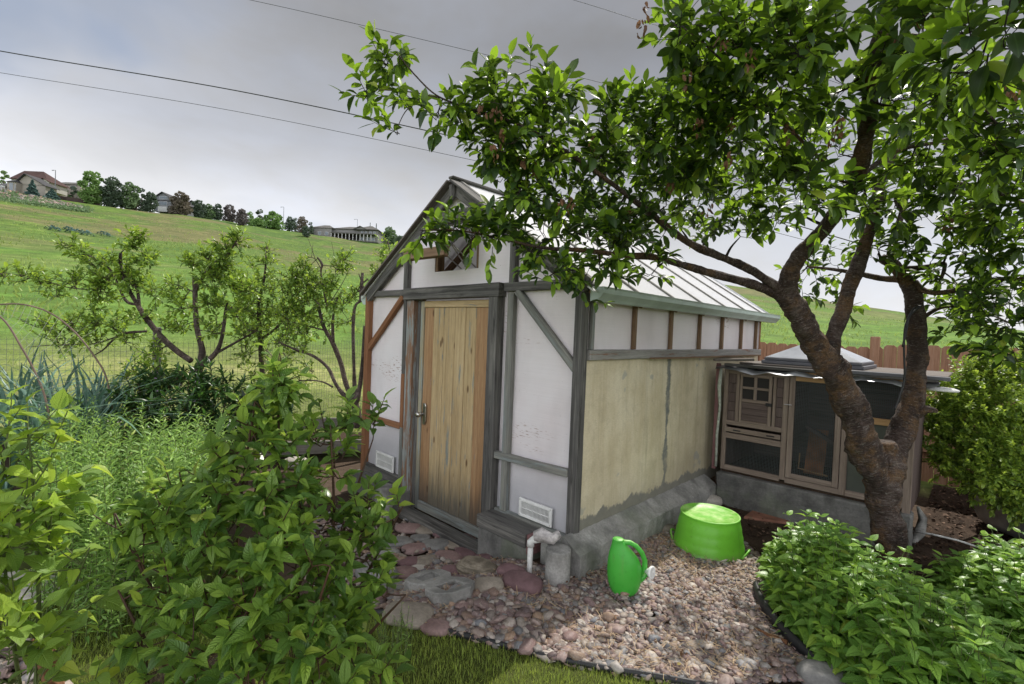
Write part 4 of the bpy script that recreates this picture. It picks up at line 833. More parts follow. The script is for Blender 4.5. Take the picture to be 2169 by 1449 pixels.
def scatter(name, poly, n, size, tpl, m, label, cat, up=.2, stuff=True, zo=.01, W=None, cluster=None, flatdir=True):
    P = []; D = []; N = []; x0 = min(p[0] for p in poly); x1 = max(p[0] for p in poly); y0 = min(p[1] for p in poly); y1 = max(p[1] for p in poly)
    while len(P) < n:
        x = random.uniform(x0, x1); y = random.uniform(y0, y1)
        if not inpoly(x, y, poly): continue
        if cluster and noise.noise(Vector((x*cluster, y*cluster, 4))) < random.uniform(-.5, .4): continue
        a = random.uniform(0, 6.28); P.append((x, y, yard(x, y)+zo+random.uniform(0, .02))); D.append((math.cos(a), math.sin(a), rng.normal()*up)); N.append((rng.normal()*.4, rng.normal()*.4, 1))
    o = leaves(name, P, D, N, rng.uniform(size*.5, size*1.4, n), tpl, m, W=W); return tag(o, label, cat, kind='stuff')
T_STRAW = (np.array([(-.03, 0, 0), (.03, 0, 0), (.02, 1, .02), (-.02, 1, .0)]), [(0, 1, 2, 3)], np.zeros((4, 3)))
scatter('dry_debris', GV, 4200, .045, T_STRAW, M['straw'], 'dry needles and blossom litter on the gravel', 'litter', .35, zo=.028, cluster=1.3)
scatter('fallen_leaves', GV, 200, .03, T_SMALL, M['dead_leaf'], 'dry fallen leaves on the gravel', 'litter', .2, zo=.03)
scatter('bark_mulch', SOIL, 9000, .035, T_CARD, M['chips'], 'dark bark mulch around the tree and coop', 'mulch', .3, zo=.012)
# lawn blades
def blades(name, pts_fn, n, h, w, m, label, lean=.35):
    P = []; D = []; N = []; S = []
    for _ in range(n):
        q = pts_fn()
        if q is None: continue
        a = random.uniform(0, 6.28); l = abs(rng.normal())*lean; P.append(q); D.append((math.cos(a)*l, math.sin(a)*l, 1)); N.append((math.sin(a+rng.normal()*.4), math.cos(a), .1)); S.append(random.uniform(.5, 1.3)*h)
    tp = leaf_tpl([(0, w), (.5, w*.8), (1, 0)], .0, .25); o = leaves(name, P, D, N, S, tp, m); return tag(o, label, 'grass', kind='stuff')
ed = [p.xy[:] for p in EDGE]; LW = [(-.3, .6)]+[ed[9], ed[8]]+ed[7::-1]+[(-4.2, 1.1), (-4.6, -.2), (-2.6, .3), (-1.9, .8), (-1.2, 1.2)]
def lp():
    while 1:
        x = random.uniform(-4.6, -.3); y = random.uniform(-.2, 2.6)
        if inpoly(x, y, LW): return (x, y, yard(x, y)+.004)
blades('grass', lp, 60000, .033, .035, M['grass_blade'], 'short sunlit lawn grass in front of the gravel', .5)
def mp2():
    r = 24+110*random.random(); a = random.uniform(R(-112), R(15)); x = r*math.sin(a); y = r*math.cos(a)
    return (x, y, zter(x, y)-.02) if noise.noise(Vector((x*.09, y*.09, 7))) > random.uniform(-.5, .35) else None
blades('hill_grass', mp2, 42000, .34, .12, M['meadow_blade'], 'coarse tufts of grass over the open hillside', .6)
def mp():
    r = 8.4+26*random.random()**1.9; a = random.uniform(R(-112), R(15)); x = r*math.sin(a); y = r*math.cos(a)
    return (x, y, zter(x, y))
blades('meadow_grass', mp, 30000, .13, .05, M['meadow_blade'], 'dry and green meadow grass beyond the garden fence', .5)
# ------------------------------------------------------------ raised beds and fences
Z0 = -.1
a = ad(300, 962, 6.0); 
def board(px0, py0, px1, py1, d0, d1, h, label, m='board_grey'):
    a = ad(px0, py0, d0); b = ad(px1, py1, d1); o = MB(); k = (a+b)/2; o.beam(a-Vector((0, 0, h/2)), b-Vector((0, 0, h/2)), .04, h); tag(o.build('bed_board', M[m], bevel=.004), label, 'board')
board(310, 948, 520, 950, 5.3, 6.0, .16, 'grey raised bed board behind the weeds'); board(545, 938, 800, 930, 6.1, 6.9, .17, 'long grey raised bed board behind the centre shrub')
board(633, 886, 790, 884, 7.4, 7.6, .17, 'upper grey bed board below the bare orchard tree')
p = [ad(545, 940, 6.12), ad(800, 932, 6.92), ad(790, 896, 7.5), ad(633, 898, 7.35)]; o = MB().poly([(q.x, q.y, .02) for q in p]).build('bed_soil', M['soil']); tag(o, kind='structure')
# welded wire fence
FP = [ad(-420, 700, 5.4), ad(0, 709, 5.8), ad(400, 719, 6.5), ad(700, 717, 9.0), ad(960, 716, 12.)]
o = MB(); post = []
WF = thing('wire_fence', 'welded wire mesh garden fence between the orchard and the meadow', 'fence', (FP[2].x, FP[2].y, -.1))
for i in range(len(FP)-1):
    A, B = FP[i].copy(), FP[i+1].copy(); A.z = B.z = 0; L = (B-A).length; n = int(L/.062); d = (B-A)/n; u = d.normalized()
    for k in range(n): q = A+d*k; o.beam((q.x, q.y, zter(q.x, q.y)-.02), (q.x, q.y, 1.38), .0026, .0026, u)
    z = -.08
    while z < 1.40: o.beam((A.x, A.y, z), (B.x, B.y, z), .0026, .0026); z += .062
o.build('wire_panel', M['wire'], WF)
for px, d in [(333, 6.35), (790, 9.5), (-200, 5.6)]:
    q = ad(px, 716, d); MB().beam((q.x, q.y, -.2), (q.x, q.y, 1.55), .085, .085, (0, 1, 0), jit=.004).build('fence_post', M['board_grey'], WF, bevel=.006)
# brown board fence behind the coop
BF = thing('board_fence', 'reddish brown dog-eared wooden fence behind the chicken coop', 'fence', (-.5, 8, 0)); x = -4.6; YW = 8.
while x < 4.5:
    w = .138; zt = 1.66+.04*sm(-1.1, -.9, x)+random.uniform(-.008, .008)+.035*(x+1)*(1 if x > -1 else 0)*.5
    e = .03; MB().prism([(x, YW+random.uniform(0, .006), -.1), (x+w, YW, -.1), (x+w, YW, zt-e), (x+w-e, YW, zt), (x+e, YW, zt), (x, YW, zt-e)], (0, .018, 0)).build('board', M['fence_wood'], BF)
    x += w+.004
for q in bpy.data.objects:
    if q.parent is BF:
        g = q.data.attributes['gc'].data; n = len(g); a = np.zeros(n*3, dtype=np.float32); g.foreach_get('vector', a); a = a.reshape(-1, 3); off = random.uniform(0, 30); g.foreach_set('vector', np.stack([a[:, 2]+off, a[:, 0], a[:, 1]], 1).astype(np.float32).ravel())
MB().beam((-4.6, YW-.03, 1.33), (4.5, YW-.03, 1.36), .09, .04, (0, 0, 1)).build('fence_rail', M['fence_wood'], BF, bevel=.004); MB().beam((-4.6, YW-.03, .4), (4.5, YW-.03, .4), .09, .04).build('fence_rail', M['fence_wood'], BF, bevel=.004)
for x in (-3.4, -1.0, 1.4): MB().beam((x, YW-.02, -.1), (x, YW-.02, 1.80), .10, .10, (0, 1, 0)).build('fence_post', M['fence_wood'], BF, bevel=.006)
# galvanised tank at the right
c = Vector((.95, 6.45, .16)); o = MB().lathe([(.78, -.05), (.80, .0), (.80, .12), (.812, .14), (.80, .16), (.80, .30), (.812, .32), (.80, .34), (.80, .47), (.82, .485), (.80, .5), (.78, .49), (.78, .44), (0, .43)], c, 64, sx=1.15, sy=1.)
TK = o.build('stock_tank', M['galv'], smooth=True); MB().lathe([(.775, .40), (.4, .46), (0, .48)], c, 40, sx=1.15).build('soil_fill', M['soil'], TK, True); tag(TK, 'round galvanised metal tank planter under the light green bush', 'planter')
# hoops and netting over the leek bed
H1 = [ad(a, b, 4.3) for a, b in [(-60, 640), (5, 675), (45, 735), (75, 790), (95, 840), (108, 905)]]; H2 = [ad(a, b, 4.9) for a, b in [(-80, 655), (0, 645), (55, 646), (110, 665), (160, 705), (200, 755), (225, 800), (240, 880)]]
for hh, l in ((H1, 'brown hoop pipe bent over the near end of the leek bed'), (H2, 'grey hoop pipe arching over the far end of the leek bed')):
    P, r_ = catmull([(p, .008) for p in hh], 6); tag(MB().tube(P, r_, 8).build('hoop', M['hoop'], smooth=True), l, 'hoop')
P1 = catmull([(p, 1) for p in H1], 8)[0]; P2 = catmull([(p, 1) for p in H2], 8)[0]; o = MB()
for k in range(0, 22):
    t = k/21; a = P1[int(t*(len(P1)-1))]; b = P2[int(t*(len(P2)-1))]; mid = (a+b)/2-Vector((0, 0, .05)); o.tube([a, mid, b, b+(b-a)*.8+Vector((0, 0, -.06))], .0011, 4)
for t in (.2, .4, .6, .8): o.tube([P1[int(k/12*(len(P1)-1))].lerp(P2[int(k/12*(len(P2)-1))], t)-Vector((0, 0, .05*4*t*(1-t))) for k in range(13)], .0011, 4)
tag(o.build('netting', M['netting']), 'wide mesh garden netting stretched between the hoops over the leeks', 'net')
# ------------------------------------------------------------ plants
UP = Vector((0, 0, 1))
class Plant:
    def __init__(s, root, bark, leafm, tpl, lsize, tl=(.10, .22), nl=(6, 10), upb=.5, droop=.25, twig_m=None, opp=False, nup=.8, tw=.0016):
        s.root = root; s.bark = bark; s.lm = leafm; s.tpl = tpl; s.ls = lsize; s.tl = tl; s.nl = nl; s.upb = upb; s.droop = droop; s.tm = twig_m or bark; s.opp = opp; s.nup = nup; s.tw = tw
        s.limb = MB(); s.twig = MB(); s.nodes = np.zeros((60000, 3)); s.nr = np.zeros(60000); s.n = 0; s.P = []; s.D = []; s.N = []; s.S = []; s.extra = []
    def node(s, p, r): s.nodes[s.n] = p; s.nr[s.n] = r; s.n += 1
    def add_limb(s, pts, seg=10, rough=.12, k=6, world=False, nodes=True):
        q = [((Vector(p[:3]) if world else ad(*p[:3])), p[3]) for p in pts]; P, r = catmull(q, k)
        s.limb.tube(P, r, seg, rough*(1.45 if s.bark == 'bark' and seg > 12 else 1), seed=random.uniform(0, 9))
        if nodes:
            for p, rr in zip(P, r): s.node(p, rr)
    def leafy(s, base, d, L, nl):
        d = nrmv(d); side = nrmv(d.cross(UP) if abs(d.z) < .95 else Vector((1, 0, 0))); pts = [base]; cur = base.copy(); dd = d.copy()
        for i in range(3): cur = cur+dd*L/3; dd = nrmv(dd+Vector((0, 0, .12))+rv()*.1); pts.append(cur)
        s.twig.tube(pts, [s.tw*1.5, s.tw*1.2, s.tw, s.tw*.6], 4, cap=False)
        a0 = random.uniform(0, 6.28)
        for i in range(nl):
            t = .12+.88*(i+.5)/nl; j = min(2, int(t*3)); p = pts[j].lerp(pts[j+1], t*3-j); ax = nrmv(pts[j+1]-pts[j]); s1 = nrmv(side-ax*side.dot(ax)); s2 = ax.cross(s1)
            a = (a0+math.pi*(i % 2)+(i//2)*1.57) if s.opp else a0+i*2.4
            rad = s1*math.cos(a)+s2*math.sin(a); ld = nrmv(rad*(1-.55*t)+ax*(.35+.8*t)+Vector((0, 0, -s.droop*random.random()))+rv()*.2)
            s.P.append(p[:]); s.D.append(ld[:]); s.N.append((UP*s.nup+rv()*.45+ax*.2)[:]); s.S.append(s.ls*random.uniform(.6, 1.2)*(1-.35*max(0, t-.75)*4*random.random()))
    def clumps(s, cl, world=False, flat=.8, maxr=.012):
        T = []
        for c in cl:
            C = Vector(c[:3]) if world else ad(*c[:3]); Rr = c[3] if world else c[3]*c[2]/F
            for _ in range(c[4]):
                o = rv()*Rr*random.random()**.45; o.z *= flat; T.append((C+o, o/Rr))
        nod = s.nodes[:s.n]; T = [(p, o, np.min(((nod-np.array(p))**2).sum(1))) for p, o in T]; T.sort(key=lambda t: t[2])
        for p, o, _ in T:
            nod = s.nodes[:s.n]; i = int(np.argmin(((nod-np.array(p))**2).sum(1))); q = Vector(nod[i]); L = (p-q).length; rr = s.nr[i]
            L0 = random.uniform(*s.tl); base = p-nrmv(o+UP*s.upb)*L0*.4
            if L > .03:
                m = q.lerp(base, .5)+Vector((0, 0, random.uniform(-.06, .10)*L))+rv()*L*.08; r0 = min(maxr, .25*rr+.0022+.009*L); r0 = min(r0, rr) if rr > 0 else r0
                P, rd = catmull([(q, r0), (m, r0*.75), (base, s.tw*1.4)], 4); s.twig.tube(P, rd, 5, .1, cap=False)
                for k in (4, 6, 8): s.node(P[k], rd[k])
            s.leafy(base, o*.8+UP*s.upb+rv()*.45+nrmv(base-q)*.5, L0, random.randint(*s.nl))
    def finish(s, smooth=True):
        if s.limb.v: s.limb.build('trunk', M[s.bark], s.root, smooth)
        if s.twig.v: s.twig.build('twigs', M[s.tm], s.root, smooth)
        if s.P: leaves('crown', s.P, s.D, s.N, s.S, s.tpl, M[s.lm], s.root)
# ---- the old cherry tree
C0 = on(1897, 1225)
CT_ = Plant(thing('cherry_tree', 'old spreading cherry tree with a forked lichen-covered trunk beside the coop', 'tree', C0), 'bark', 'cherry_leaf', T_CHERRY, .086, nl=(7, 10), droop=.45, twig_m='bark_dark', tl=(.08, .2))
def A_(pts, *a, **k): CT_.add_limb([(x, y, d_, r*.67) for x, y, d_, r in pts], *a, k=9, **k)
A_([(1900, 1265, 3.62, .175), (1893, 1200, 3.62, .152), (1880, 1120, 3.62, .148), (1872, 1050, 3.62, .158), (1872, 1000, 3.62, .185), (1874, 960, 3.62, .16), (1872, 935, 3.62, .10)], 28, .16, nodes=False)
A_([(1870, 1040, 3.62, .145), (1850, 985, 3.6, .155), (1822, 915, 3.57, .15), (1798, 855, 3.54, .15), (1775, 800, 3.5, .15), (1745, 755, 3.47, .142), (1712, 700, 3.44, .122), (1685, 655, 3.4, .108), (1668, 620, 3.37, .10)], 26, .2, nodes=False)
A_([(1680, 650, 3.38, .095), (1668, 605, 3.36, .088), (1678, 565, 3.3, .076), (1705, 530, 3.25, .076), (1742, 490, 3.15, .074), (1778, 440, 3.0, .07), (1805, 390, 2.85, .066), (1825, 335, 2.7, .062), (1836, 270, 2.6, .062), (1842, 200, 2.5, .06), (1850, 130, 2.4, .056), (1868, 70, 2.3, .05), (1890, 0, 2.2, .045), (1910, -90, 2.1, .035)], 20, .16)
A_([(1675, 640, 3.38, .07), (1640, 605, 3.36, .05), (1590, 572, 3.33, .042), (1530, 545, 3.3, .04), (1480, 525, 3.26, .038), (1440, 502, 3.2, .034), (1400, 470, 3.1, .03), (1350, 430, 3.0, .026), (1270, 370, 2.9, .022), (1180, 310, 2.8, .018), (1100, 265, 2.7, .014), (1010, 235, 2.65, .011), (930, 205, 2.6, .008), (880, 160, 2.6, .006), (840, 110, 2.6, .004)], 14, .15)
A_([(930, 207, 2.6, .006), (870, 195, 2.6, .005), (800, 190, 2.6, .003)], 6); A_([(900, 200, 2.6, .005), (860, 235, 2.6, .004), (840, 275, 2.6, .003)], 6)
A_([(1672, 645, 3.4, .075), (1640, 622, 3.38, .052), (1580, 598, 3.36, .044), (1510, 580, 3.3, .04), (1450, 562, 3.22, .036), (1390, 546, 3.12, .032), (1320, 540, 3.0, .025), (1230, 530, 2.9, .019), (1150, 525, 2.85, .014), (1060, 505, 2.8, .010), (970, 488, 2.75, .007), (890, 488, 2.7, .004)], 14, .15)
A_([(1752, 775, 3.52, .09), (1762, 725, 3.58, .085), (1780, 670, 3.6, .078), (1800, 610, 3.6, .074), (1820, 555, 3.58, .07), (1838, 500, 3.56, .066), (1852, 450, 3.52, .062), (1862, 400, 3.5, .05), (1890, 330, 3.45, .035), (1930, 260, 3.4, .02)], 16, .16)
A_([(1878, 1035, 3.64, .12), (1892, 965, 3.66, .125), (1915, 900, 3.68, .118), (1932, 850, 3.7, .10), (1940, 790, 3.7, .098), (1945, 730, 3.7, .096), (1942, 670, 3.7, .09), (1930, 620, 3.7, .082), (1912, 585, 3.7, .074), (1890, 560, 3.7, .06), (1866, 548, 3.72, .045)], 22, .16)
A_([(1935, 880, 3.68, .06), (1958, 868, 3.62, .045), (1975, 868, 3.58, .03), (1985, 872, 3.57, .022)], 12, .4, nodes=False); A_([(1945, 876, 3.67, .05), (1952, 855, 3.64, .03), (1952, 842, 3.63, .026)], 10, .3, nodes=False)
A_([(1885, 560, 3.72, .045), (1892, 510, 3.76, .036), (1908, 460, 3.8, .032), (1918, 420, 3.8, .028), (1928, 370, 3.8, .022), (1945, 310, 3.7, .015)], 10, .12)
A_([(1905, 590, 3.7, .05), (1870, 590, 3.8, .036), (1820, 580, 3.9, .028), (1760, 570, 4.0, .02), (1710, 565, 4.1, .012)], 8, .15)
A_([(1935, 600, 3.68, .045), (1965, 618, 3.6, .032), (2010, 618, 3.5, .03), (2070, 600, 3.4, .026), (2140, 590, 3.3, .022), (2230, 600, 3.2, .016)], 10, .15)
A_([(1915, 570, 3.68, .036), (1960, 566, 3.62, .03), (2000, 560, 3.56, .026), (1990, 600, 3.5, .012)], 8, .2)
A_([(1925, 470, 3.8, .026), (1900, 420, 3.75, .034), (1930, 395, 3.6, .032), (1990, 385, 3.4, .028), (2060, 395, 3.2, .024), (2140, 420, 3.0, .02), (2230, 460, 2.8, .016)], 10, .15)
A_([(1812, 380, 2.82, .03), (1900, 320, 2.9, .02), (1990, 300, 2.9, .014), (2070, 270, 2.8, .01), (2180, 240, 2.7, .007)], 8)
A_([(1845, 150, 2.45, .02), (1900, 148, 2.4, .012), (1970, 160, 2.35, .010), (2050, 195, 2.3, .008), (2110, 260, 2.25, .006)], 7); A_([(1855, 100, 2.38, .02), (1920, 75, 2.2, .012), (2000, 80, 2., .009), (2080, 60, 1.8, .006)], 7)
A_([(1838, 170, 2.5, .034), (1780, 190, 2.6, .02), (1700, 230, 2.75, .017), (1620, 270, 2.85, .013), (1530, 330, 2.95, .009)], 8); A_([(1800, 400, 2.9, .02), (1700, 300, 2.7, .012), (1600, 200, 2.5, .010), (1510, 110, 2.4, .007), (1450, 60, 2.4, .004)], 7)
A_([(1945, 680, 3.7, .025), (2000, 650, 3.6, .018), (2080, 660, 3.5, .012), (2150, 690, 3.5, .008)], 7)
CHC = [(775, 190, 2.6, 26, 5), (815, 120, 2.6, 28, 5), (850, 115, 2.6, 22, 4), (840, 272, 2.6, 20, 2), (870, 205, 2.6, 36, 5), (925, 235, 2.6, 40, 7), (985, 235, 2.65, 42, 9), (1060, 205, 2.7, 62, 16), (1150, 210, 2.7, 56, 14), (1122, 135, 2.7, 14, 1),
 (1060, 300, 2.75, 60, 20), (1150, 290, 2.85, 78, 26), (1100, 375, 2.9, 66, 22), (1175, 400, 3, 62, 19), (1062, 430, 2.9, 34, 5), (1030, 290, 2.7, 30, 6), (1290, 255, 3, 55, 12), (1260, 330, 3, 80, 26), (1350, 320, 3.1, 80, 28), (1340, 215, 3., 30, 3), (1410, 240, 3, 60, 16), (1190, 170, 2.7, 26, 3),
 (1450, 340, 3.1, 100, 38), (1300, 425, 3.1, 90, 25), (1420, 430, 3.2, 90, 24), (1235, 480, 3, 80, 15), (1540, 415, 3.3, 90, 22), (1500, 480, 3.3, 50, 8),
 (895, 490, 2.75, 20, 5), (945, 478, 2.75, 26, 8), (1000, 484, 2.78, 28, 9), (1060, 494, 2.8, 30, 9), (1125, 525, 2.85, 36, 9), (1155, 580, 2.85, 28, 5), (1200, 545, 2.9, 55, 9), (1280, 560, 2.95, 48, 9), (1240, 610, 2.95, 26, 3), (1300, 505, 3, 80, 17), (1380, 560, 3.1, 46, 7), (1090, 480, 2.85, 40, 3), (1150, 475, 2.9, 40, 4),
 (1440, 55, 2.5, 55, 12), (1500, 110, 2.5, 85, 28), (1600, 70, 2.3, 100, 32), (1550, 210, 2.6, 105, 36), (1640, 190, 2.4, 100, 30), (1700, 70, 2, 85, 16), (1760, 190, 2.5, 75, 18), (1500, 290, 2.8, 90, 30), (1620, 310, 3, 100, 32), (1720, 320, 3, 90, 24), (1640, 430, 3.2, 80, 20), (1700, 410, 2.3, 70, 9), (1590, 490, 3.3, 36, 5), (1750, 430, 2.9, 60, 10),
 (1950, 60, 1.8, 110, 20), (2080, 80, 1.5, 120, 16), (1930, 200, 2.4, 100, 24), (2050, 220, 2.4, 110, 30), (2140, 300, 2.3, 90, 24), (1930, 310, 3, 90, 26), (2030, 350, 3, 100, 32), (2140, 420, 2.6, 80, 20), (1900, 430, 3.3, 60, 12), (2000, 460, 3.4, 90, 22), (2110, 520, 3.2, 90, 26), (2060, 590, 3.4, 70, 16), (2130, 650, 3.1, 84, 28), (2040, 690, 3.6, 64, 14), (2150, 740, 3, 56, 14), (1985, 640, 3.8, 46, 7),
 (1745, 555, 4.1, 56, 12), (1700, 600, 4.2, 40, 7), (1775, 640, 4., 30, 4), (1830, 420, 2.7, 60, 8), (1770, 60, 2.1, 60, 8), (1880, 400, 3.7, 60, 10), (1860, 530, 3.6, 50, 8), (1925, 520, 3.5, 44, 7), (1960, 560, 3.5, 40, 5),
 (1500, -90, 2.5, 130, 16), (1750, -140, 2.2, 180, 22), (2050, -100, 1.8, 160, 16), (2280, 180, 2.2, 120, 16), (2300, 480, 2.8, 120, 18), (1900, -260, 2.2, 180, 20)]
CT_.clumps([(a, b, d, r, int(n*(1.3 if a > 1850 and b > 280 else 1.08))) for a, b, d, r, n in CHC], flat=.85)
CT_.clumps([(1610, 440, 4.6, 60, 8), (1700, 400, 4.6, 70, 12), (1750, 300, 4.3, 80, 10)], flat=.8)  # extra clumps hidden behind the front leaves, added to dapple the gravel with shade
CT_.clumps([(a, b+4, d-(.22 if d > 2.3 else .05), r*1.02, int(n*.22)) for a, b, d, r, n in CHC if r > 50 and a < 1480], flat=.85)
CT_.finish()
# withered blossom clusters
P = []; D = []; N = []
for px, py, d in [(1362, 22, 2.4), (1358, 60, 2.4), (1020, 235, 2.55), (1052, 235, 2.6), (1060, 285, 2.65), (1045, 320, 2.65), (1105, 340, 2.75), (1138, 350, 2.8), (1190, 435, 2.85), (1205, 430, 2.85), (1528, 90, 2.3), (1455, 160, 2.5), (1480, 265, 2.6), (1548, 265, 2.6), (1590, 120, 2.3), (1672, 275, 2.5), (1765, 285, 2.5), (1778, 265, 2.5), (1545, 330, 2.7), (1420, 400, 2.9), (1335, 450, 2.9), (2010, 470, 3.), (2060, 440, 3.), (2100, 150, 2.), (2125, 160, 2.), (2150, 180, 1.9), (1890, 90, 2.), (1960, 30, 1.8), (1500, 440, 3.), (1255, 300, 2.8)]:
    c = ad(px, py, d-.1)
    for k in range(9): o = rv()*.022; P.append((c+Vector((o.x, o.y, o.z*2)))[:]); D.append((rv()*.5-UP)[:]); N.append(rv()[:])
leaves('withered_blossom', P, D, N, rng.uniform(.02, .045, len(P)), T_SMALL, M['dead_leaf'], CT_.root)
tag(MB().tube(catmull([(ad(a, b, 3.52), .006) for a, b in [(1952, 648), (1935, 655), (1918, 690), (1915, 740), (1916, 800), (1905, 840), (1895, 868)]], 5)[0], .007, 7).tube(catmull([(ad(a, b, 3.5), .006) for a, b in [(1952, 648), (1928, 668), (1920, 700), (1912, 735)]], 5)[0], .007, 7).build('cable', M['black'], smooth=True), 'black cable looped over the right limb of the cherry tree', 'cable')
# ---- orchard trees
def orchard(label, limbs, clumps, ls=.064, grp=None, loc=None, bare=()):
    l0 = limbs[0][0]; b = ad(*l0[:3]); b.z = -.1; t = Plant(thing('fruit_tree', label, 'tree', b, grp), 'bark_orchard', 'orchard_leaf', T_SMALL, ls, tl=(.08, .2), nl=(7, 11), upb=.6, droop=.2, tw=.0025)
    for l in limbs: t.add_limb([(a, b, c, r*.78) for a, b, c, r in l], 10, .12, 5)
    for l in bare: t.add_limb(l, 6, .1, 5, nodes=False)
    t.clumps([(a, b, d_, r, int(n*1.9+1)) for a, b, d_, r, n in clumps], maxr=.008); t.finish(); return t
d = 5.6
orchard('open fruit tree with several pruned trunks rising behind the dark purple-flowered shrub', [
 [(424, 860, d, .06), (422, 800, d, .058), (418, 775, d, .056)], [(420, 785, d, .05), (428, 745, d, .045), (418, 700, d, .038), (414, 650, d, .034), (413, 610, d, .034), (413, 588, d, .034)], [(413, 620, d, .02), (440, 570, d, .02), (478, 540, d, .015), (500, 515, d, .01)],
 [(425, 775, d, .045), (455, 750, d, .035), (470, 715, d, .028), (478, 660, d, .022), (482, 640, d, .014)], [(455, 750, d, .02), (500, 725, d, .016), (545, 700, d, .01)],
 [(405, 765, d, .04), (370, 740, d, .04), (340, 712, d, .04), (318, 685, d, .038), (300, 660, d, .034), (288, 640, d, .03), (265, 600, d, .024), (255, 560, d, .022), (256, 536, d, .02)], [(295, 650, d, .022), (292, 620, d, .02), (285, 600, d, .016)], [(288, 645, d, .02), (265, 635, d, .02), (240, 580, d, .012), (220, 560, d, .015), (195, 545, d, .01), (150, 520, d, .006)],
 [(310, 702, d, .02), (270, 705, d, .018), (245, 715, d, .016), (220, 740, d, .012), (195, 755, d, .006)], [(265, 706, d, .012), (200, 728, d, .009), (130, 730, d, .006), (60, 735, d, .004)], [(220, 613, d, .01), (150, 610, d, .008), (80, 590, d, .006), (10, 578, d, .004)], [(414, 620, d, .012), (380, 605, d, .008), (350, 600, d, .005)]],
 [(150, 515, d, 14, 6), (175, 535, d, 16, 7), (205, 555, d, 20, 8), (235, 550, d, 20, 7), (275, 520, d, 16, 7), (285, 500, d, 12, 6), (305, 548, d, 26, 12), (265, 575, d, 26, 12), (230, 590, d, 24, 9), (280, 600, d, 26, 12), (215, 610, d, 20, 8), (160, 595, d, 22, 8), (100, 600, d, 22, 8), (50, 583, d, 20, 7), (10, 578, d, 16, 5), (120, 620, d, 16, 4), (190, 640, d, 18, 4), (215, 630, d, 16, 5),
  (330, 615, d, 22, 7), (300, 670, d, 22, 6), (250, 690, d, 24, 8), (200, 680, d, 28, 10), (150, 690, d, 30, 11), (100, 690, d, 26, 8), (130, 720, d, 30, 8), (200, 720, d, 30, 8), (270, 715, d, 22, 5), (330, 740, d, 24, 8), (290, 780, d, 28, 9), (330, 790, d, 28, 8),
  (500, 505, d, 14, 8), (485, 525, d, 20, 10), (470, 555, d, 26, 12), (440, 540, d, 16, 6), (405, 555, d, 18, 7), (450, 590, d, 30, 14), (490, 600, d, 30, 12), (370, 605, d, 18, 7), (385, 640, d, 24, 7), (450, 640, d, 30, 12), (500, 650, d, 34, 14), (385, 690, d, 26, 8), (450, 690, d, 28, 9), (520, 700, d, 30, 10), (350, 690, d, 16, 3), (460, 570, d, 26, 10), (520, 610, d, 26, 10)])
d = 6.4
orchard('dense leafy fruit tree between its open neighbour and the bare-topped tree', [
 [(560, 860, d, .05), (556, 800, d, .045), (552, 740, d, .04), (550, 690, d, .034), (548, 640, d, .028), (560, 590, d, .02), (565, 520, d, .01)], [(550, 720, d, .025), (590, 690, d, .02), (620, 640, d, .012)], [(550, 700, d, .02), (510, 680, d, .014), (490, 650, d, .01)]],
 [(566, 525, d, 10, 5), (564, 550, d, 13, 6), (562, 580, d, 14, 5), (535, 560, d, 12, 3), (540, 600, d, 26, 10), (570, 610, d, 28, 12), (520, 640, d, 34, 16), (560, 655, d, 38, 22), (600, 660, d, 36, 18), (540, 690, d, 40, 20), (590, 710, d, 38, 18), (520, 740, d, 34, 12), (570, 760, d, 36, 12), (610, 740, d, 30, 10), (630, 690, d, 28, 9), (540, 790, d, 28, 7)], .055)
d = 5.9
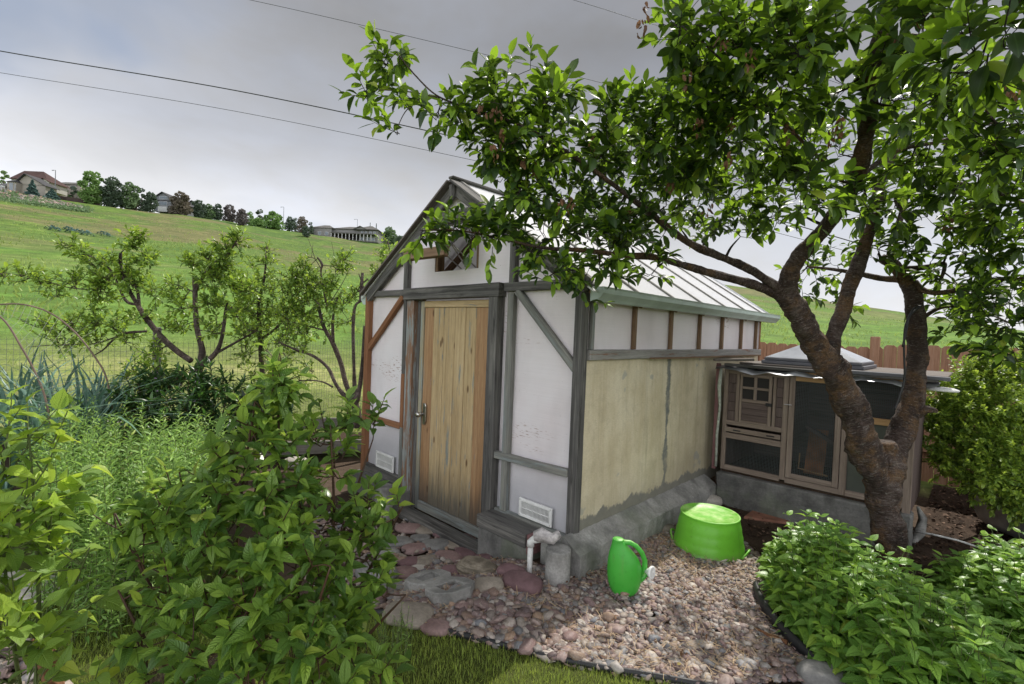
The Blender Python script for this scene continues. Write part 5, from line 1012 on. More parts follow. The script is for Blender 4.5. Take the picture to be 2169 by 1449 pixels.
orchard('fruit tree with forked dark trunks and bare twigs on top beside the greenhouse wall', [
 [(760, 905, d, .07), (755, 870, d, .066), (750, 850, d, .062)], [(752, 855, d, .045), (735, 820, d, .036), (722, 770, d, .036), (706, 730, d, .034), (685, 690, d, .028), (672, 640, d, .022), (655, 600, d, .014)], [(706, 725, d, .026), (705, 680, d, .022), (712, 640, d, .015), (725, 615, d, .008)],
 [(748, 858, d, .04), (715, 820, d, .03), (695, 780, d, .026), (665, 755, d, .022), (630, 742, d, .018), (590, 725, d, .010)], [(752, 850, d, .036), (750, 790, d, .028), (748, 700, d, .026), (752, 650, d, .022), (765, 638, d, .016)], [(756, 850, d, .04), (765, 800, d, .034), (770, 740, d, .028), (772, 690, d, .022)],
 [(705, 820, d, .016), (680, 808, d, .012), (640, 806, d, .008), (605, 815, d, .005)], [(690, 640, d, .015), (680, 580, d, .012), (682, 560, d, .02), (672, 545, d, .01)], [(690, 700, d, .014), (650, 690, d, .01), (610, 680, d, .006)]],
 [(645, 565, d, 22, 12), (620, 585, d, 24, 13), (660, 600, d, 34, 20), (625, 620, d, 34, 18), (690, 600, d, 30, 14), (715, 560, d, 18, 8), (730, 545, d, 12, 5), (700, 640, d, 32, 12), (650, 650, d, 34, 16), (610, 660, d, 30, 12), (725, 640, d, 26, 8), (650, 690, d, 30, 10), (690, 690, d, 20, 4), (615, 700, d, 26, 7), (640, 730, d, 22, 4), (750, 620, d, 18, 4), (735, 675, d, 16, 3), (660, 780, d, 10, 2), (635, 800, d, 12, 3)], .058,
 bare=[[(680, 570, d, .006), (668, 550, d, .005), (655, 545, d, .004), (625, 547, d, .002)], [(668, 550, d, .005), (658, 520, d, .003), (650, 500, d, .0015)], [(660, 545, d, .004), (663, 515, d, .0015)], [(712, 600, d, .004), (708, 545, d, .003), (702, 512, d, .0015)], [(765, 640, d, .03), (766, 605, d, .024), (768, 578, d, .018)], [(766, 620, d, .014), (745, 605, d, .008)], [(768, 600, d, .012), (780, 590, d, .008)], [(770, 610, d, .01), (760, 580, d, .006)], [(700, 640, d, .005), (725, 600, d, .004), (745, 560, d, .002)], [(600, 640, d, .004), (596, 600, d, .003), (588, 565, d, .0015)]])
d = 7.2
orchard('slender leafy fruit tree showing above the left slope of the greenhouse roof', [[(850, 860, d, .05), (848, 700, d, .03), (835, 600, d, .018), (822, 510, d, .008)]], [(820, 515, d, 12, 5), (825, 540, d, 20, 9), (810, 570, d, 24, 10), (835, 580, d, 28, 14), (805, 600, d, 24, 9), (850, 540, d, 18, 5), (850, 620, d, 30, 10)], .06)
# ---- shrubs built the same way
def shrub(name, label, cat, base, stems, clumps, leafm, tpl, ls, bark='stem_brown', nl=(6, 9), tl=(.12, .24), opp=True, upb=.9, droop=.35, tw=.002, flat=.9, nup=.8, maxr=.004, grp=None):
    t = Plant(thing(name, label, cat, base, grp), bark, leafm, tpl, ls, tl=tl, nl=nl, upb=upb, droop=droop, opp=opp, tw=tw, nup=nup)
    for s_ in stems: t.add_limb(s_, 7, .05, 5)
    t.clumps(clumps, flat=flat, maxr=maxr); t.finish(); return t
B = (560, 1520, 2.15); b_ = ad(*B); b_.z = -.15
st = [[(B[0]+dx, B[1], B[2], .010), (mx, my, md, .008), (tx, ty, td, .003)] for dx, mx, my, md, tx, ty, td in
 [(20, 590, 1150, 2.1, 590, 740, 2.05), (-10, 500, 1200, 2.1, 540, 850, 2.0), (-60, 350, 1300, 1.9, 240, 1080, 1.85), (-40, 420, 1200, 2., 380, 1000, 1.9), (40, 700, 1200, 2.1, 700, 900, 2.1), (70, 760, 1250, 2.15, 860, 1060, 2.2), (90, 750, 1380, 2., 860, 1260, 2.0), (-80, 340, 1400, 1.8, 250, 1250, 1.75), (0, 560, 1300, 1.8, 520, 1150, 1.7), (30, 650, 1350, 1.8, 700, 1200, 1.75), (60, 720, 1150, 2.2, 790, 930, 2.25)]]
shrub('dogwood_shrub', 'big leafy green shrub with ribbed oval leaves filling the centre foreground', 'shrub', b_, st,
 [(a, b+22, c, d, int(n*1.1+.5)) for a, b, c, d, n in [(590, 735, 2.05, 12, 2), (585, 770, 2.05, 28, 4), (575, 820, 2.05, 40, 7), (600, 800, 2.05, 30, 4), (545, 870, 2.0, 52, 9), (510, 920, 2.0, 60, 11), (580, 920, 2., 50, 7), (440, 985, 1.95, 60, 9), (520, 1000, 1.95, 80, 15), (610, 1000, 2., 56, 7), (370, 1000, 1.9, 40, 4), (680, 890, 2.15, 42, 6), (715, 960, 2.15, 42, 6), (790, 868, 2.2, 26, 4), (735, 870, 2.2, 26, 3), (650, 1080, 2.05, 66, 12), (740, 1060, 2.1, 60, 7), (790, 1100, 2.15, 40, 5), (850, 1045, 2.15, 20, 2), (780, 1130, 2.1, 56, 9),
  (330, 1080, 1.85, 64, 11), (265, 1085, 1.85, 36, 3), (430, 1100, 1.85, 80, 15), (560, 1120, 1.8, 84, 16), (640, 1180, 1.8, 74, 13), (720, 1190, 1.9, 60, 6), (330, 1180, 1.8, 46, 5), (420, 1210, 1.75, 84, 15), (540, 1240, 1.7, 94, 17), (660, 1280, 1.75, 74, 13), (770, 1240, 1.9, 46, 4), (815, 1230, 2.0, 26, 2), (740, 1340, 1.8, 64, 6), (620, 1360, 1.65, 84, 14), (480, 1340, 1.65, 84, 14), (380, 1310, 1.7, 60, 6), (300, 1330, 1.7, 36, 2), (560, 1430, 1.6, 80, 10), (680, 1430, 1.65, 70, 9), (430, 1440, 1.65, 70, 8), (320, 1420, 1.7, 50, 5), (790, 1420, 1.85, 46, 5)]],
 'dogwood_leaf', T_OVAL, .073, nl=(6, 9), tl=(.07, .14))
b_ = ad(60, 1560, 1.75); b_.z = -.15
shrub('berry_shrub', 'leafy yellow-green berry shrub cut off by the left edge', 'shrub', b_, [[(70, 1560, 1.75, .008), (82, 1300, 1.7, .007), (75, 1120, 1.7, .005), (62, 930, 1.7, .003)], [(60, 1560, 1.75, .007), (20, 1300, 1.6, .005), (0, 1050, 1.6, .003)], [(80, 1560, 1.75, .006), (140, 1300, 1.75, .005), (190, 1160, 1.75, .002)], [(20, 1560, 1.6, .006), (-60, 1300, 1.5, .005), (-100, 1000, 1.5, .003)]],
 [(a, b+38, c, d_, n) for a, b, c, d_, n in [(10, 870, 1.65, 14, 2), (60, 870, 1.7, 24, 3), (110, 875, 1.75, 14, 1), (20, 950, 1.65, 44, 6), (80, 960, 1.7, 36, 3), (30, 1030, 1.65, 56, 8), (100, 1050, 1.7, 44, 4), (20, 1110, 1.6, 60, 8), (110, 1130, 1.7, 50, 5), (170, 1130, 1.75, 36, 3), (40, 1200, 1.6, 56, 6), (150, 1220, 1.75, 30, 2), (20, 1300, 1.55, 54, 6), (80, 1290, 1.65, 40, 4), (50, 1400, 1.6, 64, 7), (-60, 1100, 1.5, 90, 10), (-60, 1350, 1.5, 90, 8), (200, 1400, 1.7, 40, 3)]],
 'berry_leaf', T_NETTLE, .085, bark='stem_green', nl=(4, 6), tl=(.12, .2), droop=.5)
# dark shrub with small purple flowers
b_ = ad(390, 950, 5.0); b_.z = -.1
ds = shrub('flowering_shrub', 'low dark green shrub with narrow leaves and small purple flowers', 'shrub', b_, [[(390, 990, 5.0, .012), (380, 900, 5., .008), (360, 840, 5., .004)], [(400, 990, 5.0, .012), (460, 900, 5., .008), (480, 850, 5., .004)], [(380, 990, 5.0, .012), (310, 900, 5., .008), (280, 850, 5., .004)]],
 [(290, 835, 4.9, 34, 16), (340, 815, 5, 38, 22), (400, 815, 5, 42, 26), (460, 825, 5, 40, 22), (510, 840, 5.1, 34, 16), (270, 885, 4.8, 38, 18), (330, 880, 4.8, 50, 34), (400, 880, 4.8, 54, 38), (470, 885, 4.9, 50, 32), (530, 880, 5.1, 40, 20), (360, 930, 4.7, 44, 24), (440, 935, 4.8, 44, 24), (560, 860, 5.3, 36, 12), (590, 900, 5.3, 36, 12), (500, 930, 4.9, 34, 12)],
 'dark_leaf', T_LANCE, .11, nl=(13, 18), tl=(.1, .18), opp=False, upb=1., tw=.003)
P = [Vector(random.choice(ds.P))+rv()*.02+Vector((0, 0, .02)) for _ in range(240)]; leaves('flowers', [p[:] for p in P], [rv()[:] for _ in P], [rv()[:] for _ in P], rng.uniform(.018, .03, len(P)), T_SMALL, M['petal'], ds.root)
# right bush
b_ = Vector((.6, 5.9, .45))
shrub('boxleaf_bush', 'rounded bush with tiny light green leaves by the brown fence', 'bush', b_, [[(2080, 1040, 4.6, .02), (2070, 960, 4.6, .014), (2050, 880, 4.6, .008)], [(2100, 1040, 4.6, .02), (2150, 950, 4.6, .012), (2160, 860, 4.6, .006)], [(2070, 1040, 4.6, .02), (2010, 950, 4.6, .01), (1990, 920, 4.6, .005)]],
 [(a, b, c, d_, int(n*1.4)) for a, b, c, d_, n in [(2010, 850, 4.7, 48, 50), (2060, 815, 4.7, 52, 60), (2120, 800, 4.6, 52, 60), (2180, 790, 4.6, 60, 50), (1995, 910, 4.6, 44, 50), (2050, 890, 4.5, 64, 80), (2120, 880, 4.4, 70, 90), (2190, 880, 4.3, 70, 60), (2020, 960, 4.4, 40, 36), (2080, 960, 4.3, 54, 60), (2150, 960, 4.1, 60, 60), (2100, 1010, 4.1, 40, 26), (2160, 1040, 4., 44, 30), (2230, 960, 4.2, 80, 50), (2000, 985, 4.5, 22, 8), (2060, 1010, 4.3, 34, 16), (2110, 1050, 4.1, 34, 14), (2190, 1070, 4., 50, 24), (2260, 1040, 4., 60, 24)]],
 'bush_leaf', T_SMALL, .046, bark='stem_green', nl=(20, 28), tl=(.1, .2), opp=True, upb=.5, tw=.001, droop=.3, maxr=.003)
# ---- mint bed: upright stems with opposite pairs
def mint(label, poly, n, hfun, ls):
    c = Vector((sum(p[0] for p in poly)/len(poly), sum(p[1] for p in poly)/len(poly), 0)); root = thing('mint_patch', label, 'plant', c); stem = MB(); P = []; D = []; N = []; S = []; k = 0
    x0 = min(p[0] for p in poly); x1 = max(p[0] for p in poly); y0 = min(p[1] for p in poly); y1 = max(p[1] for p in poly)
    while k < n:
        x = random.uniform(x0, x1); y = random.uniform(y0, y1)
        if not inpoly(x, y, poly): continue
        k += 1; H = hfun(x, y)*random.uniform(.82, 1.1); lean = Vector((rng.normal()*.12, rng.normal()*.12, 0)); b = Vector((x, y, 0)); pts = [b, b+lean*H*.5+UP*H*.5, b+lean*H*1.3+UP*H]; stem.tube(pts, [.003, .0025, .0015], 4, cap=False); a0 = random.uniform(0, 3.14); nn = 6
        for i in range(nn):
            t = .3+.7*i/(nn-1); p = pts[0].lerp(pts[1], t*2) if t < .5 else pts[1].lerp(pts[2], t*2-1); sz = ls*(1.05-.5*max(0, t-.8)*5*.8)*random.uniform(.75, 1.2)
            for q in (0, math.pi):
                a = a0+q+i*1.57; up = .15+.8*max(0, t-.8)*4; d = Vector((math.cos(a), math.sin(a), up-.25*random.random())); P.append(p[:]); D.append(d[:]); N.append((UP+rv()*.3)[:]); S.append(sz)
    stem.build('stems', M['stem_green'], root, True); leaves('foliage', P, D, N, S, T_NETTLE, M['mint_leaf'], root)
def edge_d(x, y, P):
    m = 9.
    for (a, b), (c, d) in zip(P, P[1:]+P[:1]):
        ux, uy = c-a, d-b; t = max(0, min(1, ((x-a)*ux+(y-b)*uy)/(ux*ux+uy*uy+1e-9))); m = min(m, math.hypot(x-a-t*ux, y-b-t*uy))
    return m
MP = [(-1.06, 3.85), (-.90, 3.40), (-.58, 2.96), (-.20, 2.66), (.35, 2.55), (.40, 3.1), (.05, 3.6), (-.30, 3.86), (-.55, 4.12), (-.74, 4.32), (-.95, 4.15)]
mint('dense mint-like clump with broad toothed leaves in front of the tree trunk', MP, 520, lambda x, y: .18+.30*sm(0, .3, edge_d(x, y, MP)), .09)
MP2 = [(-.14, 4.55), (-.12, 4.15), (.12, 3.7), (.45, 3.3), (1.1, 3.1), (1.2, 4.2), (.5, 5.0), (.05, 5.0)]
mint('mint-like clump with broad toothed leaves to the right of the tree trunk', MP2, 460, lambda x, y: .16+.28*sm(0, .3, edge_d(x, y, MP2)), .09)
# ---- weeds with narrow leaves
def weeds(label, poly, n, H, ls, m='weed_leaf', tpl=T_LANCE):
    P = []; D = []; N = []; S = []; k = 0; x0 = min(p[0] for p in poly); x1 = max(p[0] for p in poly); y0 = min(p[1] for p in poly); y1 = max(p[1] for p in poly); root = thing('weed_patch', label, 'plant', ((x0+x1)/2, (y0+y1)/2, -.1)); stem = MB()
    while k < n:
        x = random.uniform(x0, x1); y = random.uniform(y0, y1)
        if not inpoly(x, y, poly): continue
        k += 1; h = H*random.uniform(.6, 1.15); b = Vector((x, y, yard(x, y))); tp = b+Vector((rng.normal()*.12*h, rng.normal()*.12*h, h)); stem.tube([b, tp], [.0035, .0012], 4, cap=False)
        nl = int(h/.017)
        for i in range(nl):
            t = .25+.75*i/nl; a = i*2.4; P.append(b.lerp(tp, t)[:]); D.append((math.cos(a), math.sin(a), .5+.6*t)); N.append((rng.normal()*.4, rng.normal()*.4, 1)); S.append(ls*random.uniform(.7, 1.2)*(1.15-.6*t))
    stem.build('stems', M['stem_green'], root); leaves('foliage', P, D, N, S, tpl, M[m], root)
g = lambda a, b, d: ad(a, b, d).xy[:]
weeds('tall pale green willowy weeds behind the centre shrub', [g(100, 900, 4.6), g(430, 900, 4.6), g(480, 980, 3.9), g(440, 1100, 3.1), g(200, 1150, 2.8), g(60, 1050, 3.4)], 460, .98, .085)
weeds('low grassy weeds at the far side of the stone path', [g(60, 1100, 3.2), g(420, 1100, 3.2), g(420, 1130, 2.8), g(60, 1150, 2.7)], 90, .3, .07)
# light ferny sprigs at the right side of the big shrub
weeds('small feathery seedlings at the lawn edge beside the big shrub', [g(800, 1240, 2.6), g(880, 1240, 2.6), g(880, 1320, 2.4), g(810, 1340, 2.3)], 26, .22, .035, tpl=T_NARROW)
# ---- leeks
def leek(loc, label, grp, k):
    t = thing('leek', label, 'vegetable', loc, grp); mb = MB(); nl = 9; H = random.uniform(1.0, 1.2)
    P = []; o = None; V = []; Fc = []; LF = []
    for i in range(nl):
        a = (i % 2)*math.pi+random.uniform(-.5, .5)+k; lean = .15+.85*(i/nl)*random.uniform(.6, 1.4); L = H*random.uniform(.75, 1.1); d = Vector((math.cos(a), math.sin(a), 0)); side = Vector((-d.y, d.x, 0)); base = len(V); n = 9
        for j in range(n+1):
            u = j/n; bend = lean*u**1.6*(1+.8*(u > .7)*(u-.7)*3*random.random()); p = Vector(loc)+d*(L*bend+.015)+UP*(L*(u-.45*lean*u**3)+.02); w = .019*(1-.2*u)*(1-u**4)+.001
            V += [p-side*w+d*.006, p, p+side*w+d*.006]; LF += [(-1, u, i/nl), (0, u, i/nl), (1, u, i/nl)]
        for j in range(n): q = base+3*j; Fc += [(q, q+1, q+4, q+3), (q+1, q+2, q+5, q+4)]
    np_mesh('leaves', [v[:] for v in V], np.array(Fc).ravel().astype(np.int32), np.full(len(Fc), 4), M['leek_leaf'], t, {'lf': LF})
    MB().tube([Vector(loc)-UP*.03, Vector(loc)+UP*.16], [.02, .018], 8).build('stalk', M['leek_leaf'], t, True)
k = 0
for px, d in [(-30, 4.3), (20, 4.0), (60, 4.5), (95, 4.2), (130, 4.7), (165, 4.4), (195, 4.8), (225, 4.6), (10, 4.9), (75, 5.1), (120, 5.2), (160, 5.2), (210, 5.1), (45, 5.4), (-40, 5.2), (100, 4.8), (180, 5.0), (145, 4.2), (230, 5.3), (30, 4.6)]:
    p = ad(px, 700, d); p.z = yard(p.x, p.y)+.02; leek(p+UP*.34, 'blue-green leek with long strap leaves in the bed under the netting', 'leeks in the bed at the left', k); k += 1
o = MB().poly([ad(a, 700, d).xy[:]+(.33,) for a, d in ((-150, 3.9), (260, 4.3), (290, 5.4), (-150, 5.6))]).build('leek_bed_soil', M['soil']); tag(o, kind='structure')
# ------------------------------------------------------------ far hillside: trees, houses, lamps
def far_tree(px, ytop, ybase, wpx, kind, shape, label, group=None, base=None, push=0.):
    p = hit(px, ybase+1) if base is None else base
    if push: 
        q = Vector((p.x, p.y, 0)); q = q*(1+push/q.length); p = Vector((q.x, q.y, zter(q.x, q.y)))
    d = ray(px, ybase); h = math.hypot(d.x, d.y); rr = math.hypot(p.x, p.y); s = rr/h/F; H = (ybase-ytop)*s+max(0, (EYE+d.z/h*rr)-p.z); Wd = wpx*s/2/math.sqrt(1+((px-CX)/F)**2)*1.04
    t = thing(shape if shape != 'round' else 'broadleaf_tree', label, 'tree', p, group)
    mb = MB(); mb.tube([p-UP*.3, p+UP*H*.25, p+UP*H*.6], [H*.035+.05, H*.028+.03, H*.01], 6)
    for k in range(4): a = k*1.6; mb.tube([p+UP*H*.2, p+UP*H*.5+Vector((math.cos(a), math.sin(a), 0))*Wd*.5], [H*.018, H*.006], 5)
    mb.build('trunk', M['bark_orchard'], t)
    n = int(420+wpx*34); P = []; D = []; N = []
    if shape in ('spruce_tree', 'cypress_tree'):
        for _ in range(n):
            u = random.random(); hz = 1-(1-u)**.6 if shape == 'spruce_tree' else u; a = random.uniform(0, 6.28)
            prof = (1-hz)*(1+.25*math.sin(hz*26+a*2))*(.9+.2*noise.noise(Vector((a, hz*5, px)))) if shape == 'spruce_tree' else math.sin(min(1, hz*1.1+.12)*math.pi)**.6
            r = Wd*prof*(.45+.55*random.random()**.4); P.append((p.x+r*math.cos(a), p.y+r*math.sin(a), p.z+H*(.03+.97*hz))); D.append((math.cos(a), math.sin(a), -.25)); N.append(rv()[:])
        sz = .085*Wd*2+.12
    else:
        lob = []; nb = random.randint(7, 10)
        for k in range(nb):
            a = k*2.4+px; e = random.random(); lob.append((Vector((math.cos(a)*Wd*.55, math.sin(a)*Wd*.55, H*(.17+.63*k/nb))), Wd*random.uniform(.35, .7)*(1.1-.5*k/nb)))
        lob.append((Vector((0, 0, H*.8)), min(Wd*.5, H*.2)))
        lob.append((Vector((Wd*.1, 0, H*.42)), Wd*.85)); lob.append((Vector((-Wd*.1, 0, H*.16)), Wd*.75)); lob.append((Vector((Wd*.3, 0, H*.12)), Wd*.5))
        for _ in range(n):
            c, r = random.choice(lob); o = rv(); q = c+Vector((o.x*r, o.y*r, o.z*r*.8))*random.uniform(.65, 1.06)
            if q.z < H*.02 or q.z > H*1.03: continue
            P.append((p+q)[:]); D.append((o+rv()*.6)[:]); N.append((o+rv()*.5)[:])
        sz = .13*Wd+.18
    leaves('crown', P, D, N, rng.uniform(sz*.6, sz*1.5, len(P)), T_CARD, M['far_'+kind], t)
FT = [(190, 356, 416, 54, 'bright', 'round', 'tall bright green double-crowned tree at the end of the brown hillside wall'), (205, 352, 412, 34, 'bright', 'round', 'narrow pale tree top rising behind the tall bright green tree'),
 (238, 369, 432, 50, 'dark', 'pine_tree', 'big dark pine right of the tall bright green tree'), (228, 365, 420, 24, 'dark', 'pine_tree', 'thin dark pine top poking out between two crowns'), (274, 381, 436, 46, 'green', 'round', 'wide mid green tree left of the dark hillside pines'), (300, 389, 440, 24, 'dark', 'pine_tree', 'narrow dark pine behind the mid green tree'),
 (283, 420, 440, 20, 'brown', 'round', 'small brownish tree below the mid green crown'), (318, 404, 444, 34, 'dark', 'pine_tree', 'dark pine just left of the grey gabled house'), (382, 404, 453, 46, 'brown', 'round', 'broad brownish tree right of the grey gabled house'),
 (421, 421, 455, 30, 'dark', 'pine_tree', 'dark green tree before the half hidden grey roof'), (442, 430, 458, 26, 'green', 'round', 'small green tree between dark neighbours on the ridge'), (461, 428, 463, 24, 'dark', 'pine_tree', 'dark rounded pine left of the purplish tree'),
 (486, 431, 466, 32, 'purple', 'round', 'purplish brown bushy tree in the ridge row'), (512, 440, 477, 28, 'purple', 'round', 'dark plum coloured tree with a visible bare trunk'), (530, 443, 472, 20, 'bright', 'round', 'fresh green tree behind the plum coloured tree'), (550, 437, 468, 24, 'grey', 'round', 'pale grey-green tree left of the ridge lamp'),
 (546, 460, 475, 26, 'bright', 'round', 'low bright green shrub tree under the grey-green crown'), (577, 447, 484, 44, 'bright', 'round', 'wide bright green tree beside the middle street lamp'), (613, 457, 488, 22, 'dark', 'pine_tree', 'dark small pine right of the middle street lamp'), (625, 455, 489, 14, 'dark', 'pine_tree', 'slim dark pine top between pairs of pines'),
 (640, 456, 492, 24, 'brown', 'pine_tree', 'brownish dark pine left of the long taupe house'), (658, 466, 494, 14, 'dark', 'pine_tree', 'small dark tree touching the long taupe house'), (648, 477, 501, 18, 'dark', 'round', 'dark round bush in front of the long taupe house corner'),
 (783, 472, 510, 9, 'dark', 'cypress_tree', 'slim dark cypress behind the roof of the long taupe house'), (796, 474, 512, 11, 'dark', 'cypress_tree', 'slim dark cypress at the right end of the long taupe house'), (823, 479, 514, 36, 'green', 'round', 'round green tree right of the long taupe house'), (848, 500, 518, 34, 'dark', 'round', 'low dark trees near the greenhouse roof edge'),
 (68, 381, 417, 34, 'spruce', 'spruce_tree', 'larger blue spruce before the beige gabled house'), (110, 400, 423, 38, 'spruce', 'spruce_tree', 'smaller blue spruce at the right corner of the beige house'), (8, 347, 385, 26, 'bright', 'round', 'green tree at the left edge above the beige house roof'), (50, 364, 384, 30, 'bright', 'round', 'green tree in front of the red roofed house'),
 (135, 392, 412, 34, 'green', 'round', 'small green shrubs below the far brown house'), (155, 384, 406, 26, 'dark', 'round', 'dark tree by the wall of the far brown house')]
for a in FT:
    push = 26. if a[0] in (8, 50, 135, 155) else (10. if a[0] in (205, 228, 300, 530, 550, 783, 796, 625, 658) else 0.)
    far_tree(*a, group='trees along the ridge of the hill' if a[0] > 130 else None, push=push)
p = hit(757, 509); far_tree(757, 505, 511, 14, 'dark', 'round', 'tiny dark bush on the grass below the long taupe house', base=p)
def face_frame(px, py, push=0.):
    p = hit(px, py); q = Vector((p.x, p.y, 0)); q = q*(1+push/q.length); z = zter(q.x, q.y); u = Vector((_dX[0], _dY[0], 0)).normalized(); v = Vector((-u.y, u.x, 0)); dep = q.length; d = ray(px, py); s = dep/math.hypot(d.x, d.y)/F; z = max(z, EYE+d.z/math.hypot(d.x, d.y)*dep)
    return Vector((q.x, q.y, z)), u, v, s
class House:
    def __init__(s, name, label, px, py, push=0., tilt=0.):
        s.o, s.u, s.v, s.s = face_frame(px, py, push); s.px = px; s.py = py; s.r = thing(name, label, 'house', s.o); s.px0 = px
        # tilt is the roll of the view: px offsets are turned back into level metres
    def P(s, dx, dz, dy=0.): return s.o+s.u*(dx*s.s)+UP*(dz*s.s)+s.v*dy
    def box(s, nm, x0, x1, z0, z1, y0, y1, m, par=None): return MB().add([s.P(x, z, y) for z in (z0, z1) for x, y in ((x0, y0), (x1, y0), (x1, y1), (x0, y1))], [(0, 3, 2, 1), (4, 5, 6, 7), (0, 1, 5, 4), (1, 2, 6, 5), (2, 3, 7, 6), (3, 0, 4, 7)]).build(nm, M[m], par or s.r)
    def gable(s, nm, x0, x1, ze, zr, y0, y1, mw, mr, xr=None, ov=1.5):
        xr = (x0+x1)/2 if xr is None else xr
        MB().prism([s.P(x0, ze, y0), s.P(x1, ze, y0), s.P(xr, zr-.5, y0)], s.v*(y1-y0)).build('gable', M[mw], s.r)
        rf = MB(); 
        for a, b in ((x0-ov, xr), (x1+ov, xr)):
            k = (zr-ze)/abs(xr-(x0 if a < xr else x1)); za = ze-ov*k
            rf.prism([s.P(a, za, y0-.5), s.P(b, zr, y0-.5), s.P(b, zr+1.1, y0-.5), s.P(a, za+1.1, y0-.5)], s.v*(y1-y0+1))
        return rf.build(nm, M[mr], s.r)
    def hip(s, nm, x0, x1, ze, zr, xa, xb, y0, y1, m, ov=1.2):
        ym = (y0+y1)/2; v = [s.P(x0-ov, ze, y0-.4), s.P(x1+ov, ze, y0-.4), s.P(x1+ov, ze, y1+.4), s.P(x0-ov, ze, y1+.4), s.P(xa, zr, ym), s.P(xb, zr, ym)]
        return MB().add(v, [(0, 1, 5, 4), (1, 2, 5), (2, 3, 4, 5), (3, 0, 4), (3, 2, 1, 0)]).build(nm, M[m], s.r)
    def win(s, x0, x1, z0, z1, y=-.06, m='glass_far'):
        w = s.box('window', x0, x1, z0, z1, y, y+.05, 'trim'); e = min(.5, (x1-x0)*.15); s.box('pane', x0+e, x1-e, z0+e, z1-e, y-.03, y-.005, m, w)
# beige gabled house with deck
h = House('gabled_house', 'beige house with a broad gable, bay window and white deck rail at the far left', 60, 413)
h.box('wall', -35, 36, 4-6, 22, 0, 2.6, 'wall_beige'); h.gable('roof', -30, 38, 20, 43, 0, 2.6, 'wall_beige', 'roof_grey', xr=-5)
h.box('wall', -85, -35, -2, 20, 1.2, 2.6, 'wall_beige'); MB().add([h.P(-90, 18, .2), h.P(-28, 18, .2), h.P(-18, 40, 6), h.P(-90, 40, 6)], [(0, 1, 2, 3)]).build('roof', M['roof_grey'], h.r)
h.box('deck', -85, -32, 1, 4, -1.8, 1.2, 'board_grey'); rl = h.box('railing', -85, -32, 11, 12.5, -1.8, -1.6, 'trim')
for k in range(18): h.box('baluster', -84+k*3, -83.2+k*3, 4, 11, -1.8, -1.7, 'trim', rl)
h.box('bay', -33, -14, -3, 23, -1.2, 0, 'wall_beige'); h.win(-28, -20, 5, 21, -1.26); h.win(-16.5, -14.5, 6, 18, -1.26); h.hip('bay_roof', -33, -14, 23, 29, -26, -20, -1.2, .4, 'roof_grey'); h.box('skylight', -47, -40, 22, 24, 1.0, 1.3, 'trim')
h = House('red_roofed_house', 'cream house with a long hipped reddish roof above the beige house', 70, 392, 24)
h.box('wall', -46, 34, -24, 12, 0, 5, 'wall_cream'); h.hip('roof', -48, 32, 11, 35, -40, 2, 0, 5, 'roof_red'); h.win(8, 20, 2, 9); h.win(-30, -18, 4, 12); h.box('wall', 30, 50, -14, 4, -2, 3, 'wall_cream'); h.gable('entry_roof', 28, 52, 3, 10, -2, 3, 'wall_cream', 'roof_red')
h = House('flat_house', 'low brown-roofed house between the red roof and the bright green tree', 140, 404, 30)
h.box('wall', -34, 30, -20, 14, 0, 5, 'wall_beige'); h.hip('roof', -34, 30, 13, 23, -20, 12, 0, 5, 'roof_tan'); h.win(-22, -12, 4, 12); h.box('doorway', -8, 2, -2, 11, -.1, -.02, 'glass_far'); h.box('chimney', 6, 10, 16, 25, 3, 4, 'roof_red'); h.win(10, 20, 4, 11)
h = House('grey_gabled_house', 'tall narrow grey gabled house with two rows of windows among the ridge trees', 346, 446, 4)
h.box('wall', -20, 17, -2, 26, 0, 9, 'wall_grey'); h.gable('roof', -22, 19, 24, 38, 0, 9, 'wall_grey', 'roof_grey'); h.win(-9, 8, 24, 30); h.win(-10, 8, 11, 19); h.box('stone_base', -10, 9, -3, 8, -.3, .1, 'trim'); h.box('chimney', -17, -12, 28, 40, 2, 3.5, 'roof_grey'); h.box('belt', -21, 18, 20, 22, -.15, 0, 'roof_grey')
h = House('grey_roofed_house', 'house showing only its grey gable roof behind the ridge trees', 408, 452, 12)
h.box('wall', -14, 12, -2, 18, 0, 8, 'wall_grey'); h.gable('roof', -14, 12, 17, 26, 0, 8, 'wall_grey', 'roof_grey')
h = House('long_house', 'long low taupe house with hipped roofs and a colonnaded terrace on the ridge', 728, 507, 4)
h.box('wall', -70, -26, -1, 22, 0, 12, 'wall_taupe'); h.hip('roof', -70, -22, 21, 34, -56, -44, 0, 12, 'roof_tan'); h.box('wall', -26, 70, -4, 23, 1.2, 13, 'wall_taupe'); h.hip('roof', -24, 30, 22, 34, -2, 14, 1, 13, 'roof_tan'); h.hip('roof', 20, 72, 22, 37, 42, 48, .5, 13, 'roof_tan')
h.gable('gable_roof', 22, 48, 21, 27, -.2, 5, 'wall_taupe', 'roof_tan'); h.box('terrace_roof', -24, 66, 9.5, 11.5, -1.6, 1.2, 'roof_tan'); h.box('terrace_shade', -22, 30, 0, 9, .9, 1.15, 'void')
for k in range(12): h.box('column', -24+k*7.6, -23+k*7.6, -4, 9.5, -1.5, -1.2, 'trim')
for x in (-55, -40): h.win(x, x+7, 6, 13)
for x in (34, 42, 52, 60): h.win(x, x+5, 13, 19, 1.1)
for x in (32, 45, 56): h.win(x, x+8, -1, 6, 1.1)
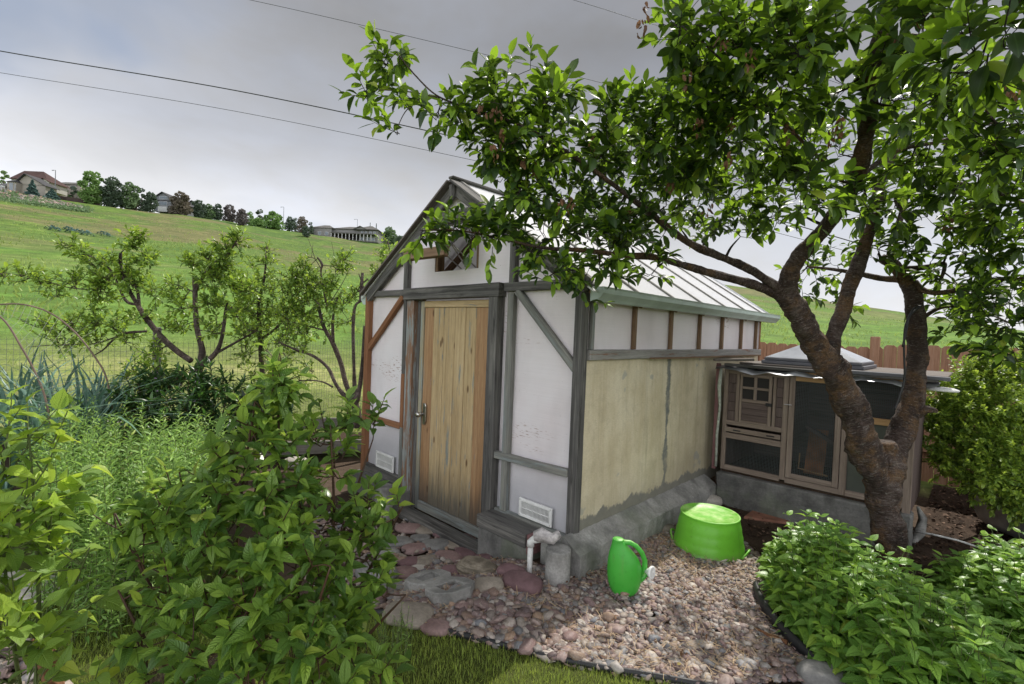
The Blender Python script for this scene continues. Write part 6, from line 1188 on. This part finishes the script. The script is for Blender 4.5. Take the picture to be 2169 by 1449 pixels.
# brown boundary wall under the hillside garden
a = hit(121, 418); b = hit(212, 433); n = 8; WL = thing('boundary_wall', 'low brown wall running below the trees at the upper left', 'wall', a); prev = None
for i in range(n):
    p, q = a.lerp(b, i/n), a.lerp(b, (i+1)/n); p.z = zter(p.x, p.y); q.z = zter(q.x, q.y); MB().beam(p+UP*.5, q+UP*.5, .25, 1.2, jit=0).build('wall_section', M['brickfence'], WL)
# rocky bank
P = []; 
PT2 = PT; Vs = []; Fs = []; Ex = []; off = 0
for _ in range(520):
    t = random.random(); px = t*172+rng.normal()*2; py = 408+t*34+random.uniform(-6, 14)*(1-t*.75); p = hit(px, py); V, Fc = PT2[random.randrange(6)]; s_ = random.uniform(.15, .55)
    Vs.append(V*s_*rng.uniform(.7, 1.3, 3)+np.array(p)); Fs.append(Fc+off); off += len(V); Ex.append(np.tile([[random.uniform(.1, .62), 0, 0]], (len(V), 1)))
o = np_mesh('rubble', np.concatenate(Vs), np.concatenate(Fs).ravel().astype(np.int32), np.full(sum(len(f) for f in Fs), 3), M['pebble'], None, {'ex': np.concatenate(Ex)}); tag(o, 'rocky bank of pale boulders below the beige house', 'rocks', kind='stuff')
P = []; D = []; N = []
for _ in range(5200):
    t = random.random(); px = t*185+rng.normal()*6; py = 412+t*34+random.uniform(-8, 14)*(1-t*.6); p = hit(px, py); P.append((p+rv()*.35+UP*.2)[:]); D.append((rv()+UP*.6)[:]); N.append(rv()[:])
tag(leaves('ground_cover', P, D, N, rng.uniform(.2, .5, len(P)), T_CARD, M['far_green']), 'patchy green and brown scrub between the boulders of the bank', 'scrub', kind='stuff')
P = []; D = []; N = []; S = []
for cx, cy in [(110, 486), (118, 489), (146, 488), (153, 493), (163, 493), (180, 494), (186, 499), (218, 497), (226, 501)]:
    c = hit(cx, cy)
    for _ in range(60): o = rv(); P.append((c+Vector((o.x*.7, o.y*.7, abs(o.z)*.5)))[:]); D.append((o+UP*.3)[:]); N.append(o[:])
tag(leaves('sagebrush', P, D, N, rng.uniform(.15, .35, len(P)), T_CARD, M['far_spruce']), 'scattered grey-green sage tufts on the meadow slope', 'scrub', kind='stuff')
# street lamps on the ridge
for px, yt, yb, l in [(117, 361, 398, 'thin street lamp above the red-roofed house'), (600, 439, 486, 'thin street lamp beside the wide bright green tree'), (756, 465, 505, 'thin street lamp behind the long taupe house')]:
    o_, u, v, s_ = face_frame(px, yb, 14.); H = (yb-yt)*s_; t = thing('street_lamp', l, 'lamp', o_, 'street lamps on the ridge'); MB().tube([o_-UP*.5, o_+UP*H], [.11, .07], 6).build('pole', M['wall_grey'], t); MB().beam(o_+UP*H, o_+UP*H-u*.9*s_*6, .10, .10).build('arm', M['wall_grey'], t); MB().beam(o_+UP*(H-.05)-u*s_*5, o_+UP*(H-.05)-u*s_*7, .25, .12).build('lamp_head', M['wall_grey'], t)
# overhead lines
def line(pts, dd, r, label):
    P = [ad(a, b, d) for (a, b), d in zip(pts, dd)]; P, _ = catmull([(p, 0) for p in P], 10); tag(MB().tube(P, r, 6).build('overhead_line', M['cable'], smooth=True), label, 'cable', )
line([(-900, -30), (-400, 30), (0, 108), (500, 192), (990, 296), (1400, 395), (1900, 540)], [30]*7, .030, 'thick dark overhead cable crossing the sky at the upper left')
line([(-900, 25), (-400, 88), (0, 154), (500, 236), (1005, 340), (1400, 430), (1900, 560)], [30]*7, .014, 'thin overhead wire just below the thick dark cable')
line([(-300, -190), (100, -85), (530, 0), (950, 97), (1370, 200), (1800, 320), (2500, 560)], [30]*7, .013, 'thin overhead wire reaching across the upper middle of the sky')
line([(500, -210), (900, -90), (1215, 0), (1350, 42), (1480, 80), (1800, 185), (2500, 440)], [30]*7, .012, 'thin overhead wire at the top near the cherry crown')
